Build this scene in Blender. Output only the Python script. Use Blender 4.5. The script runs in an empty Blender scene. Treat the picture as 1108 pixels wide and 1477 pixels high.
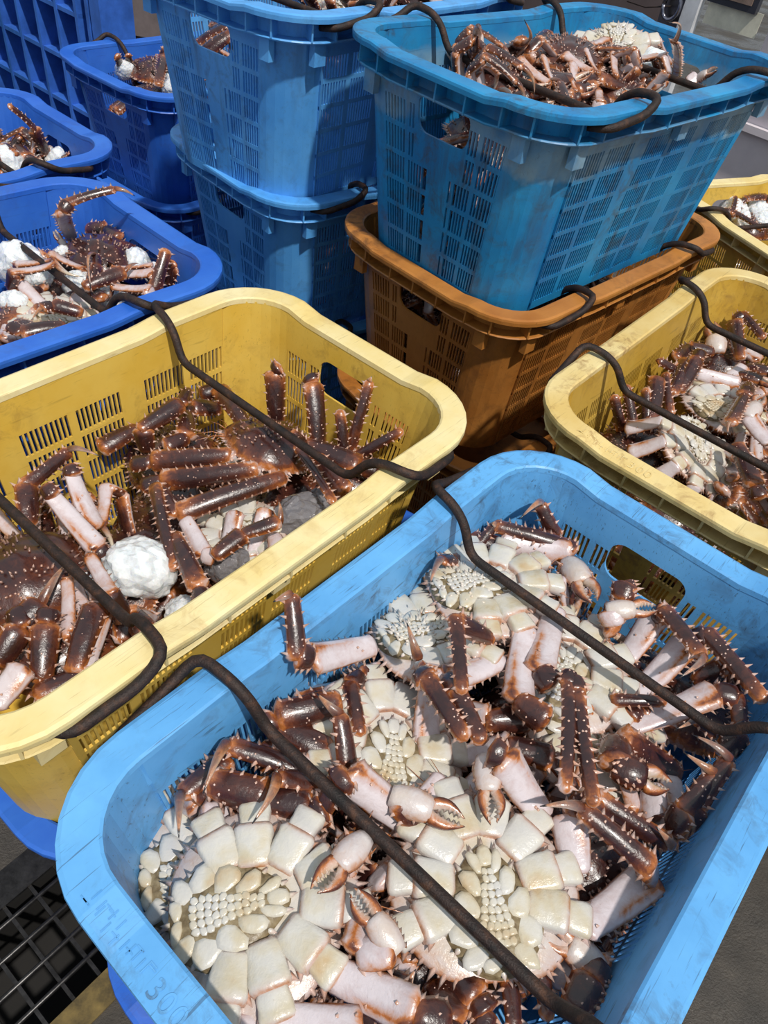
import bpy, bmesh, math, random
import numpy as np
from mathutils import Vector, Matrix

RNG = np.random.default_rng(7)
random.seed(7)
SC = bpy.context.scene
COL = SC.collection

# ------------------------------------------------------------------ camera
PITCH, ROLL, FPX, CAM_Z = 0.7776, -0.1758, 1076.64, 1.415
def cam_axes():
    p, r = PITCH, ROLL
    R = np.array([1., 0, 0]); F = np.array([0, math.cos(p), -math.sin(p)]); D = np.array([0, -math.sin(p), -math.cos(p)])
    c, s = math.cos(r), math.sin(r)
    return c*R + s*D, -s*R + c*D, F
CR, CD, CF = cam_axes()
CAM = np.array([0, 0, CAM_Z])
cd = bpy.data.cameras.new('camera'); cam = bpy.data.objects.new('camera', cd); COL.objects.link(cam)
M = Matrix(((CR[0], -CD[0], -CF[0], 0), (CR[1], -CD[1], -CF[1], 0), (CR[2], -CD[2], -CF[2], CAM_Z), (0, 0, 0, 1)))
cam.matrix_world = M
cd.sensor_fit = 'VERTICAL'; cd.sensor_height = 36.0; cd.lens = FPX*36.0/1477.0
cd.clip_start = 0.02; cd.clip_end = 200
SC.camera = cam
def pix(px, py, z):
    """point at height z (metres above the ground) seen at pixel px,py"""
    d = CR*((px-554)/FPX) + CD*((py-738.5)/FPX) + CF
    return CAM + d*((z-CAM_Z)/d[2])
def pixd(px, py, dist):
    d = CR*((px-554)/FPX) + CD*((py-738.5)/FPX) + CF
    return CAM + d*dist

# ------------------------------------------------------------------ light
W = bpy.data.worlds.new('sky'); SC.world = W; W.use_nodes = True
bg = W.node_tree.nodes['Background']
bg.inputs[0].default_value = (0.80, 0.90, 1.0, 1); bg.inputs[1].default_value = 0.56
sd = bpy.data.lights.new('sun', 'SUN'); sd.energy = 3.5; sd.angle = math.radians(2.0); sd.color = (1.0, 0.95, 0.88)
sun = bpy.data.objects.new('sun', sd); COL.objects.link(sun); sun.location = (1, -2, 4)
SUN_FROM = Vector((0.42, -0.62, 1.25))
sun.rotation_euler = SUN_FROM.to_track_quat('Z', 'Y').to_euler()
SC.view_settings.view_transform = 'Standard'; SC.view_settings.look = 'None'
SC.view_settings.gamma = 1.0; SC.view_settings.use_curve_mapping = False
SC.view_settings.exposure = 0.0

# ------------------------------------------------------------------ helpers
def tag(o, label=None, cat=None, group=None, kind=None):
    if label: o['label'] = label
    if cat: o['category'] = cat
    if group: o['group'] = group
    if kind: o['kind'] = kind
    return o
def empty(name, loc, rz=0.0):
    o = bpy.data.objects.new(name, None); COL.objects.link(o)
    o.location = loc; o.rotation_euler = (0, 0, rz); o.empty_display_size = 0.05
    return o
def link(name, mesh, mat=None, parent=None):
    o = bpy.data.objects.new(name, mesh); COL.objects.link(o)
    if parent: o.parent = parent
    if mat:
        if not mesh.materials: mesh.materials.append(mat)
        else:
            o.material_slots[0].link = 'OBJECT'; o.material_slots[0].material = mat
    return o

class MB:
    """collects vertices, faces and a 4-channel mask, builds ONE mesh"""
    def __init__(s): s.v = []; s.f = []; s.c = []; s.n = 0
    def add(s, V, F, C=None):
        V = np.asarray(V, float).reshape(-1, 3)
        s.v.append(V)
        n = s.n
        s.f.extend([tuple(i+n for i in f) for f in F])
        if C is None: C = np.zeros((len(V), 4))
        else:
            C = np.asarray(C, float)
            if C.ndim == 1: C = np.tile(C, (len(V), 1))
        s.c.append(C); s.n += len(V)
    def box(s, c, size, R=None, C=None):
        hx, hy, hz = [q/2 for q in size]
        V = np.array([(x, y, z) for x in (-hx, hx) for y in (-hy, hy) for z in (-hz, hz)])
        if R is not None: V = V @ np.asarray(R).T
        s.add(V+np.asarray(c), [(0,1,3,2),(4,6,7,5),(0,4,5,1),(2,3,7,6),(0,2,6,4),(1,5,7,3)], C)
    def tube(s, P, r, n=8, C=None):
        P = np.asarray(P, float); m = len(P)
        T = np.gradient(P, axis=0); T /= np.linalg.norm(T, axis=1)[:, None]+1e-9
        up = np.array([0, 0, 1.]) if abs(T[0][2]) < .9 else np.array([1., 0, 0])
        V = []; a = np.cross(T[0], up); a /= np.linalg.norm(a)
        rr = np.full(m, r) if np.isscalar(r) else np.asarray(r)
        for i in range(m):
            a = a - T[i]*(a@T[i]); a /= np.linalg.norm(a)+1e-9
            b = np.cross(T[i], a)
            for k in range(n):
                t = 2*math.pi*k/n
                V.append(P[i]+rr[i]*(math.cos(t)*a+math.sin(t)*b))
        F = [(i*n+k, i*n+(k+1)%n, (i+1)*n+(k+1)%n, (i+1)*n+k) for i in range(m-1) for k in range(n)]
        F += [tuple(range(n))[::-1], tuple((m-1)*n+k for k in range(n))]
        s.add(V, F, C)
    def mesh(s, name, smooth=True, attr=True, flat_angle=None):
        me = bpy.data.meshes.new(name)
        V = np.concatenate(s.v)
        me.from_pydata(V.tolist(), [], s.f)
        if smooth: me.polygons.foreach_set('use_smooth', [True]*len(me.polygons))
        if attr:
            ca = me.color_attributes.new('mask', 'FLOAT_COLOR', 'POINT')
            ca.data.foreach_set('color', np.concatenate(s.c).astype(np.float32).ravel())
        me.update()
        return me
    def build(s, name, mat, parent=None, smooth=True, attr=False, origin=None):
        if origin is not None: s.v = [v-np.asarray(origin) for v in s.v]
        return link(name, s.mesh(name, smooth, attr), mat, parent)

def smooth_path(P, r=0.02, k=5):
    """round the corners of a polyline"""
    P = [np.asarray(p, float) for p in P]; out = [P[0]]
    for i in range(1, len(P)-1):
        a = P[i-1]-P[i]; b = P[i+1]-P[i]; la = np.linalg.norm(a); lb = np.linalg.norm(b)
        q = min(r, la*.48, lb*.48); A = P[i]+a/la*q; B = P[i]+b/lb*q
        for t in np.linspace(0, 1, k): out.append((1-t)**2*A+2*t*(1-t)*P[i]+t*t*B)
    out.append(P[-1]); return np.array(out)

# ------------------------------------------------------------------ materials
def new_mat(name):
    m = bpy.data.materials.new(name); m.use_nodes = True
    nt = m.node_tree; b = nt.nodes['Principled BSDF']
    return m, nt, b
def N(nt, t, **k):
    n = nt.nodes.new(t)
    for a, v in k.items(): setattr(n, a, v)
    return n
def ramp(nt, stops, interp='LINEAR'):
    r = N(nt, 'ShaderNodeValToRGB'); r.color_ramp.interpolation = interp
    e = r.color_ramp.elements
    while len(e) < len(stops): e.new(0.5)
    for i, (p, c) in enumerate(stops):
        e[i].position = p; e[i].color = (*c, 1) if len(c) == 3 else c
    return r
def noise(nt, vec, scale, detail=4, rough=.55, dist=0.0):
    n = N(nt, 'ShaderNodeTexNoise'); n.inputs['Scale'].default_value = scale; n.inputs['Detail'].default_value = detail
    n.inputs['Roughness'].default_value = rough; n.inputs['Distortion'].default_value = dist
    nt.links.new(vec, n.inputs['Vector']); return n
def mixc(nt, f, a, b, mode='MIX'):
    m = N(nt, 'ShaderNodeMix'); m.data_type = 'RGBA'; m.blend_type = mode; m.clamp_factor = True
    for s, v in ((0, f), (6, a), (7, b)):
        if hasattr(v, 'is_output') or isinstance(v, bpy.types.NodeSocket): nt.links.new(v, m.inputs[s])
        elif isinstance(v, (int, float)): m.inputs[s].default_value = v
        else: m.inputs[s].default_value = (*v, 1)
    return m.outputs[2]
def math_(nt, op, a, b=None, clamp=False):
    m = N(nt, 'ShaderNodeMath'); m.operation = op; m.use_clamp = clamp
    for i, v in enumerate((a, b)):
        if v is None: continue
        if isinstance(v, bpy.types.NodeSocket): nt.links.new(v, m.inputs[i])
        else: m.inputs[i].default_value = v
    return m.outputs[0]
def bump(nt, b, h, strength=.3, dist=.002):
    n = N(nt, 'ShaderNodeBump'); n.inputs['Strength'].default_value = strength; n.inputs['Distance'].default_value = dist
    nt.links.new(h, n.inputs['Height']); nt.links.new(n.outputs[0], b.inputs['Normal'])

def plastic(name, col, light, grime=(.05, .035, .02), grime_amt=.5, scr=.5, rust=None, rough=.42, fade=None, streak=0.0):
    """worn moulded plastic: faded patches, grime, scratches"""
    m, nt, b = new_mat(name)
    tc = N(nt, 'ShaderNodeTexCoord'); v = tc.outputs['Object']
    oi = N(nt, 'ShaderNodeObjectInfo')
    add = N(nt, 'ShaderNodeVectorMath'); add.operation = 'ADD'; nt.links.new(v, add.inputs[0])
    cmb = N(nt, 'ShaderNodeCombineXYZ')
    nt.links.new(math_(nt, 'MULTIPLY', oi.outputs['Random'], 9.0), cmb.inputs[0]); nt.links.new(cmb.outputs[0], add.inputs[1])
    v = add.outputs[0]
    n1 = noise(nt, v, 7, 5, .6); n2 = noise(nt, v, 26, 6, .7, .6); n3 = noise(nt, v, 3.2, 3)
    f1 = ramp(nt, [(.35, (0,0,0)), (.7, (1,1,1))]); nt.links.new(n1.outputs[0], f1.inputs[0])
    c = mixc(nt, f1.outputs[0], col, light)
    g = ramp(nt, [(.50, (0,0,0)), (.72, (1,1,1))]); nt.links.new(n2.outputs[0], g.inputs[0])
    g2 = ramp(nt, [(.38, (0,0,0)), (.62, (1,1,1))]); nt.links.new(n3.outputs[0], g2.inputs[0])
    gf = math_(nt, 'MULTIPLY', math_(nt, 'MULTIPLY', g.outputs[0], g2.outputs[0]), grime_amt)
    c = mixc(nt, gf, c, rust or grime)
    if streak:                                            # dirt that has run down the walls
        mp = N(nt, 'ShaderNodeMapping'); mp.inputs['Scale'].default_value = (26, 26, 2.2); nt.links.new(v, mp.inputs[0])
        ns = noise(nt, mp.outputs[0], 1.0, 5, .65); rs = ramp(nt, [(.52, (0,0,0)), (.70, (1,1,1))]); nt.links.new(ns.outputs[0], rs.inputs[0])
        c = mixc(nt, math_(nt, 'MULTIPLY', math_(nt, 'MULTIPLY', rs.outputs[0], g2.outputs[0]), streak), c, grime)
    if fade:                                              # chalky bleached band below the flange
        sx = N(nt, 'ShaderNodeSeparateXYZ'); nt.links.new(tc.outputs['Object'], sx.inputs[0])
        zz = math_(nt, 'ADD', sx.outputs[2], math_(nt, 'MULTIPLY', math_(nt, 'SUBTRACT', n1.outputs[0], .5), .10))
        rf = ramp(nt, [(.262, (0,0,0)), (.275, (1,1,1)), (.325, (1,1,1)), (.34, (0,0,0))]); nt.links.new(zz, rf.inputs[0])
        c = mixc(nt, math_(nt, 'MULTIPLY', rf.outputs[0], math_(nt, 'ADD', math_(nt, 'MULTIPLY', f1.outputs[0], .75), .08, True)), c, fade)
    # hairline scratches: strongly stretched noise in several directions
    for q, (sc, rot) in enumerate((((14, 420, 120), .5), ((14, 420, 120), 1.4), ((14, 420, 120), -.35), ((10, 300, 100), 2.2))):
        mp = N(nt, 'ShaderNodeMapping'); mp.inputs['Scale'].default_value = sc; mp.inputs['Rotation'].default_value = (0, .2*q, rot); mp.inputs['Location'].default_value = (q*3.7, q, 0)
        nt.links.new(v, mp.inputs[0]); ns = noise(nt, mp.outputs[0], 1.0, 2, .5, .6)
        rs = ramp(nt, [(.68, (0,0,0)), (.74, (1,1,1))]); nt.links.new(ns.outputs[0], rs.inputs[0])
        c = mixc(nt, math_(nt, 'MULTIPLY', rs.outputs[0], scr), c, tuple(.5*a_+.5*b_*.35 for a_, b_ in zip(grime, col)))
    nt.links.new(c, b.inputs['Base Color'])
    b.inputs['Roughness'].default_value = rough; b.inputs['Specular IOR Level'].default_value = .45
    bump(nt, b, n2.outputs[0], .12, .002)
    return m

def crab_material():
    m, nt, b = new_mat('crab_shell')
    at = N(nt, 'ShaderNodeAttribute'); at.attribute_name = 'mask'
    sp = N(nt, 'ShaderNodeSeparateColor'); nt.links.new(at.outputs['Color'], sp.inputs[0])
    ven, bone, tip, spine = sp.outputs[0], sp.outputs[1], sp.outputs[2], at.outputs['Alpha']
    g = N(nt, 'ShaderNodeNewGeometry'); v = g.outputs['Position']
    n1 = noise(nt, v, 75, 5, .65, .5); n2 = noise(nt, v, 320, 4, .6); n3 = noise(nt, v, 22, 3)
    t = math_(nt, 'ADD', ven, math_(nt, 'MULTIPLY', math_(nt, 'SUBTRACT', n1.outputs[0], .5), .70))
    t = math_(nt, 'ADD', t, math_(nt, 'MULTIPLY', math_(nt, 'SUBTRACT', n3.outputs[0], .5), .50), True)
    r = ramp(nt, [(.0, (.028,.008,.007)), (.20, (.070,.019,.011)), (.36, (.17,.046,.016)), (.51, (.44,.145,.035)), (.62, (.52,.32,.25)), (.76, (.55,.44,.44)), (.9, (.60,.52,.53)), (1., (.64,.57,.59))])
    nt.links.new(t, r.inputs[0])
    # bone: white joints with yellowish stains
    rb = ramp(nt, [(.25, (.50,.49,.49)), (.46, (.60,.57,.50)), (.60, (.54,.46,.30)), (.74, (.46,.28,.08))])
    nt.links.new(n3.outputs[0], rb.inputs[0])
    rb2 = mixc(nt, math_(nt, 'MULTIPLY', n1.outputs[0], .45), rb.outputs[0], (.64,.62,.58))
    c = mixc(nt, bone, r.outputs[0], rb2)
    bl = math_(nt, 'MULTIPLY', math_(nt, 'SUBTRACT', tip, .45), 4.0, True)
    c = mixc(nt, bl, c, (.012,.009,.010))
    c = mixc(nt, math_(nt, 'MULTIPLY', spine, .85), c, (.72,.52,.44))
    sk = ramp(nt, [(.66, (0,0,0)), (.74, (1,1,1))]); nt.links.new(n2.outputs[0], sk.inputs[0])
    c = mixc(nt, math_(nt, 'MULTIPLY', sk.outputs[0], .18), c, (.20,.07,.03))
    nt.links.new(c, b.inputs['Base Color'])
    b.inputs['Roughness'].default_value = .27; b.inputs['Specular IOR Level'].default_value = .6
    b.inputs['Coat Weight'].default_value = .5; b.inputs['Coat Roughness'].default_value = .12
    h = math_(nt, 'ADD', math_(nt, 'MULTIPLY', n2.outputs[0], .5), n1.outputs[0])
    bump(nt, b, h, .45, .0018)
    return m
SHELL = crab_material()

def groove_material():
    m, nt, b = new_mat('abdomen_groove')
    g = N(nt, 'ShaderNodeNewGeometry'); n1 = noise(nt, g.outputs['Position'], 130, 4)
    r = ramp(nt, [(.3, (.12,.08,.035)), (.6, (.26,.20,.11)), (.8, (.42,.36,.24))]); nt.links.new(n1.outputs[0], r.inputs[0])
    nt.links.new(r.outputs[0], b.inputs['Base Color']); b.inputs['Roughness'].default_value = .4
    bump(nt, b, n1.outputs[0], .5, .002)
    return m
GROOVE = groove_material()

def rust_material(name='rusty_steel', dark=(.009,.006,.005), mid=(.028,.014,.010), hi=(.10,.042,.020)):
    m, nt, b = new_mat(name)
    g = N(nt, 'ShaderNodeNewGeometry'); n1 = noise(nt, g.outputs['Position'], 60, 6, .7); n2 = noise(nt, g.outputs['Position'], 500, 3)
    r = ramp(nt, [(.36, dark), (.54, mid), (.74, hi)]); nt.links.new(n1.outputs[0], r.inputs[0])
    nt.links.new(r.outputs[0], b.inputs['Base Color'])
    b.inputs['Roughness'].default_value = .62; b.inputs['Metallic'].default_value = .15
    bump(nt, b, n2.outputs[0], .7, .0015)
    return m
RUST = rust_material()

def ice_material(name, col, trans=.55):
    m, nt, b = new_mat(name)
    g = N(nt, 'ShaderNodeTexCoord'); n1 = noise(nt, g.outputs['Object'], 5, 6, .75); n2 = noise(nt, g.outputs['Object'], 22, 4, .7)
    vo = N(nt, 'ShaderNodeTexVoronoi'); vo.inputs['Scale'].default_value = 7; nt.links.new(g.outputs['Object'], vo.inputs['Vector'])
    r = ramp(nt, [(.3, tuple(.82*q for q in col)), (.6, col)]); nt.links.new(n1.outputs[0], r.inputs[0])
    nt.links.new(r.outputs[0], b.inputs['Base Color'])
    b.inputs['Transmission Weight'].default_value = 0; b.inputs['Subsurface Weight'].default_value = trans; b.inputs['Subsurface Radius'].default_value = (.5, .6, .7); b.inputs['Subsurface Scale'].default_value = .03; b.inputs['Coat Weight'].default_value = .8; b.inputs['Coat Roughness'].default_value = .04; b.inputs['Roughness'].default_value = .10; b.inputs['IOR'].default_value = 1.3
    b.inputs['Specular IOR Level'].default_value = .8
    bump(nt, b, math_(nt, 'ADD', math_(nt, 'ADD', n1.outputs[0], n2.outputs[0]), vo.outputs['Distance']), .35, .006)
    return m
ICE = ice_material('crushed_ice', (.84,.88,.91), .8)
SLUSH = ice_material('grey_slush', (.20,.19,.20), .15)

BLUE_A = plastic('light_blue_plastic', (.085,.31,.64), (.14,.43,.80), grime_amt=.85, scr=.6)
BLUE_T = plastic('teal_blue_plastic', (.010,.17,.42), (.022,.29,.58), grime=(.05,.042,.036), grime_amt=.95, scr=.25, rust=(.055,.05,.04), fade=(.30,.40,.44), streak=.8)
BLUE_I = plastic('sky_blue_plastic', (.07,.31,.72), (.12,.41,.82), grime_amt=.55, scr=.15, streak=.45)
BLUE_V = plastic('vivid_blue_plastic', (.018,.11,.52), (.04,.17,.62), grime_amt=.3, scr=.12)
YEL = plastic('yellow_plastic', (.66,.41,.055), (.73,.51,.11), grime=(.09,.05,.02), grime_amt=.75, scr=.25, rust=(.22,.11,.03))
YEL2 = plastic('mustard_plastic', (.50,.29,.030), (.62,.41,.085), grime=(.08,.05,.02), grime_amt=.9, scr=.3, rust=(.20,.10,.035))
ORG = plastic('orange_plastic', (.36,.13,.022), (.52,.22,.05), grime=(.06,.03,.015), grime_amt=.9, scr=.25, streak=.6)
RIM_MAT = {'yellow_plastic': plastic('worn_sunlit_yellow_rim', (.74,.57,.22), (.82,.72,.42), grime=(.14,.08,.03), grime_amt=.6, scr=.3, rust=(.42,.24,.07)), 'mustard_plastic': plastic('stained_mustard_rim', (.66,.47,.16), (.78,.64,.32), grime=(.12,.07,.03), grime_amt=1.0, scr=.3, rust=(.26,.12,.035))}  # rims paler than the tubs: real wear, plus sun brightness put into the colour

# ------------------------------------------------------------------ the fish crate (one mould, shared meshes)
CL, CW_, CH = 0.8563, 0.54, 0.38
RIMW, TAPER = 0.035, 0.040
def dip(x, y, z):
    """the rim is moulded a little lower in the middle of each side"""
    k = np.clip((z-(CH-.075))/.05, 0, 1)
    def s(a, w, e): return np.clip((w+e-abs(a))/e, 0, 1)
    d = np.where(abs(y)/(CW_/2) > abs(x)/(CL/2), s(x, .15, .05), s(y, .11, .04))
    return z-0.007*d*k
def rrect(hx, hy, r, k=7):
    """closed rounded rectangle path, counter-clockwise, with normals"""
    P = []
    for cx, cy, a0 in ((hx-r, -hy+r, -90), (hx-r, hy-r, 0), (-hx+r, hy-r, 90), (-hx+r, -hy+r, 180)):
        for a in np.linspace(a0, a0+90, k):
            P.append((cx+r*math.cos(math.radians(a)), cy+r*math.sin(math.radians(a)), math.cos(math.radians(a)), math.sin(math.radians(a))))
    return P
def dense(P, step=.02):
    out = []
    for i in range(len(P)):
        a = np.array(P[i]); b = np.array(P[(i+1) % len(P)]); n = max(1, int(np.linalg.norm((b-a)[:2])/step))
        for t in range(n): out.append(a+(b-a)*t/n)
    return np.array(out)

SLOT_P, SLOT_W, ROW0, ROWP, ROWH, NROW = .0084, .0051, .018, .0485, .0400, 6
def side_lines(half, groups):
    """grid lines along a straight side; returns sorted list of (s, is_slot_to_next)"""
    L = [(-half, False)]
    for g0, n in groups:
        for i in range(n):
            L.append((g0+i*SLOT_P, True)); L.append((g0+i*SLOT_P+SLOT_W, False))
    L.append((half, False)); return L
def crate_body_mesh():
    hx, hy = CL/2-RIMW, CW_/2-RIMW; r = .085
    sx, sy = hx-r, hy-r                       # straight half lengths
    gl = []; w = 10*SLOT_P; x = -(6*w+3*.012+2*.046)/2
    for i in range(6):
        gl.append((x+.002, 10)); x += w+(.012 if i % 2 == 0 else .046)
    ge = []; w = 7*SLOT_P; x = -(4*w+2*.008+.060)/2
    for i in range(4):
        ge.append((x+.002, 7)); x += w+(.008 if i % 2 == 0 else .060)
    ll, le = side_lines(sx, gl), side_lines(sy, ge)
    # add lines for the hand hole on the end walls
    hw, hc = .064, .024
    extra = [(sg_*(hw-hc*k/4), False) for sg_ in (-1, 1) for k in range(5)]
    # columns around the perimeter: (kind, s) kind 0 +x end, 1 +y long, 2 -x end, 3 -y long
    cols = []
    def add_side(kind, lines):
        lines = sorted(lines)
        for s, sl in lines: cols.append([kind, s, sl])
    def merge_end():
        L = list(le)
        for e, _ in extra:
            L = [q for q in L if abs(q[0]-e) > .0006]
            sl = any(a[1] and a[0] < e < b[0] for a, b in zip(L, L[1:]))
            L.append((e, sl)); L.sort()
        return L
    E = merge_end()
    zr = [0.0]
    rowslot = {}
    for i in range(NROW):
        zr += [ROW0+i*ROWP, ROW0+i*ROWP+ROWH]; rowslot[len(zr)-2] = True
    hz0, hz1 = CH-.118, CH-.052
    zs = sorted(set(zr+[hz0+hc*k/4 for k in range(5)]+[hz1-hc*k/4 for k in range(5)]+[CH-.008]))
    zs2 = [zs[0]]
    for z in zs[1:]:
        if z-zs2[-1] > .0015: zs2.append(z)
    zs = zs2
    def is_row(z0, z1):
        zm = (z0+z1)/2
        return any(ROW0+i*ROWP < zm < ROW0+i*ROWP+ROWH for i in range(NROW))
    colpos = []
    for kind, base in ((0, E), (1, ll), (2, E), (3, ll)):
        for j, (s, sl) in enumerate(base): colpos.append((kind, s, sl, j == len(base)-1))
        # corner handled between last of this and first of next
    V = []; colidx = []
    def pt(kind, s, z):
        if kind in (0, 2):                              # round off the corners of the hand hole
            du, low = abs(s)-(hw-hc), hz0+hc-z; high = z-(hz1-hc); dz_ = max(low, high)
            if -.0005 < du < hc+.003 and -.0005 < dz_ < hc+.003:
                q_ = math.hypot(du, dz_)
                if abs(q_-hc) < .0042 and q_ > 0:
                    s = math.copysign(hw-hc+du*hc/q_, s); dz_ *= hc/q_
                    z = hz0+hc-dz_ if low > high else hz1-hc+dz_
        ins = TAPER*(1-z/CH)
        ax, ay = hx-ins, hy-ins
        if kind == 0: return (ax, s*(ay-r)/(hy-r), z)
        if kind == 1: return (-s*(ax-r)/(hx-r), ay, z)
        if kind == 2: return (-ax, -s*(ay-r)/(hy-r), z)
        return (s*(ax-r)/(hx-r), -ay, z)
    def corner(kind, a, z):
        ins = TAPER*(1-z/CH); ax, ay = hx-ins, hy-ins
        cx, cy, a0 = ((ax-r, ay-r, 0), (-ax+r, ay-r, 90), (-ax+r, -ay+r, 180), (ax-r, -ay+r, 270))[kind]
        t = math.radians(a0+90*a); return (cx+r*math.cos(t), cy+r*math.sin(t), z)
    full = []
    for kind, s, sl, last in colpos:
        full.append((('s', kind, s), sl))
        if last:
            for k in range(1, 7): full.append((('c', kind, k/7), False))
    nz = len(zs)
    for (typ, kind, s), sl in full:
        for z in zs:
            p = pt(kind, s, z) if typ == 's' else corner(kind, s, z)
            V.append((p[0], p[1], float(dip(np.float64(p[0]), np.float64(p[1]), p[2]))))
    F = []; nc = len(full)
    def inhole(kind, s0, s1, z0, z1):
        if kind not in (0, 2): return 0
        sm, zm = (s0+s1)/2, (z0+z1)/2
        if abs(sm) < hw and hz0 < zm < hz1:
            du, dz_ = abs(sm)-(hw-hc), max(hz0+hc-zm, zm-(hz1-hc))
            return 0 if du > 0 and dz_ > 0 and math.hypot(du, dz_) > hc else 1
        return 0
    for i in range(nc):
        j = (i+1) % nc
        (typ, kind, s), sl = full[i]; (typ2, kind2, s2), _ = full[j]
        straight = typ == 's' and typ2 == 's' and kind == kind2
        for q in range(nz-1):
            if straight:
                h = inhole(kind, s, s2, zs[q], zs[q+1])
                if h == 1: continue
                if h == 2:
                    a, b, c, d = i*nz+q, j*nz+q, j*nz+q+1, i*nz+q+1
                    left = (s+s2)/2 < 0; low = (zs[q]+zs[q+1])/2 < (hz0+hz1)/2
                    # keep the outer triangle only when the cell is the whole chamfer
                    wide = abs(s2-s) > hc*.9 and abs(zs[q+1]-zs[q]) > hc*.9
                    if wide:
                        if left and low: F.append((a, b, d))
                        elif left: F.append((a, c, d))
                        elif low: F.append((a, b, c))
                        else: F.append((b, c, d))
                    continue
                near = abs((s+s2)/2) < hw+.004 and kind in (0, 2) and zs[q+1] > hz0-.012
                if sl and is_row(zs[q], zs[q+1]) and not near: continue
            F.append((i*nz+q, j*nz+q, j*nz+q+1, i*nz+q+1))
    # floor of the tub
    n0 = len(V); V.append((0, 0, 0.0))
    for i in range(nc): F.append((((i+1) % nc)*nz, i*nz, n0))
    me = bpy.data.meshes.new('crate_tub_src'); me.from_pydata(V, [], F); me.update()
    o = bpy.data.objects.new('crate_tub_src', me); COL.objects.link(o)
    md = o.modifiers.new('s', 'SOLIDIFY'); md.thickness = .0042; md.offset = -1; md.use_even_offset = False
    dg = bpy.context.evaluated_depsgraph_get()
    out = bpy.data.meshes.new_from_object(o.evaluated_get(dg)); out.name = 'crate_tub'
    bpy.data.objects.remove(o); bpy.data.meshes.remove(me)
    return out
def crate_rim_mesh():
    mb = MB()
    path = dense(rrect(CL/2-RIMW, CW_/2-RIMW, .085, 9))
    # profile (outward, z) going round a closed loop
    prof = [(-.006, -.010), (-.005, -.002), (-.002, 0), (.030, 0), (.0345, -.002), (.0352, -.006), (.0345, -.013), (.0315, -.014), (.0305, -.0065), (.0, -.007)]
    n = len(path); m = len(prof)
    V = []
    for x, y, nx, ny in path:
        for o, z in prof: V.append((x+nx*o, y+ny*o, CH+z))
    V = np.array(V); V[:, 2] = dip(V[:, 0], V[:, 1], V[:, 2])
    F = [(i*m+k, i*m+(k+1) % m, ((i+1) % n)*m+(k+1) % m, ((i+1) % n)*m+k) for i in range(n) for k in range(m)]
    mb.add(V, [f[::-1] for f in F])
    # lower flange
    prof = [(-.006, -.044), (.022, -.044), (.0235, -.046), (.022, -.0485), (-.006, -.0485)]; m = len(prof)
    V = []
    for x, y, nx, ny in path:
        for o, z in prof: V.append((x+nx*o, y+ny*o, CH+z))
    V = np.array(V); V[:, 2] = dip(V[:, 0], V[:, 1], V[:, 2])
    F = [(i*m+k, i*m+(k+1) % m, ((i+1) % n)*m+(k+1) % m, ((i+1) % n)*m+k) for i in range(n) for k in range(m)]
    mb.add(V, [f[::-1] for f in F])
    # ribs between the two flanges
    def rib(x, y, nx, ny):
        t = np.array([-ny, nx, 0.]); nn = np.array([nx, ny, 0.])
        R = np.stack([t, nn, [0, 0, 1.]], 1)
        zc = float(dip(np.float64(x), np.float64(y), CH-.025))
        mb.box((x+nx*.010, y+ny*.010, zc), (.0035, .028, .040), R)
    hx, hy = CL/2-RIMW, CW_/2-RIMW
    for s in (-1, 1):
        for x in (-.30, -.19, -.10, 0, .10, .19, .30): rib(x, s*hy, 0, s)
        for y in (-.14, -.065, 0, .065, .14): rib(s*hx, y, s, 0)
        for t in (-1, 1):
            for a in (25, 65):
                ca, sa = math.cos(math.radians(a)), math.sin(math.radians(a))
                rib(s*(hx-.085+.085*ca), t*(hy-.085+.085*sa), s*ca, t*sa)
    # short buttresses below the lower flange at the ends of the walls
    for s in (-1, 1):
        for x in (-.325, 0, .325): mb.box((x, s*(hy+.001), CH-.068), (.030, .014, .040))
        for y in (-.172, .172): mb.box((s*(hx+.001), y, CH-.068), (.014, .026, .040))
    me = mb.mesh('crate_rim', smooth=False, attr=False)
    return me
TUB = crate_body_mesh(); RIM = crate_rim_mesh()
def bail_mesh(sgn, folded=True, sag=.045, sag_mid=.05):
    """steel bail near one end: two arms lying along the outside of the long rims, the bar folded in across the crate"""
    hy = CW_/2; P = []
    xp, xc = sgn*.315, sgn*.195
    z0 = CH-.020
    for s in (1, -1):
        arm = [(xp+sgn*.012, s*(hy-.030), z0-.004), (xp, s*(hy+.002), z0), (sgn*.235, s*(hy+.010), z0+.013), (xc+sgn*.006, s*(hy+.008), CH+.014),
               (xc, s*(hy-.035), CH+.010), (xc-sgn*.004, s*(hy-.060), CH-.004), (xc-sgn*.010, s*(hy-.085), CH-sag)]
        P += arm if s == 1 else arm[::-1]
    mb = MB(); mb.tube(smooth_path(P, .018, 4), .0068, 8)
    return mb.mesh('bail_handle', attr=False)
BAILS = {}
def bails(key, **k):
    if key not in BAILS: BAILS[key] = (bail_mesh(1, **k), bail_mesh(-1, **k))
    return BAILS[key]

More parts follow.
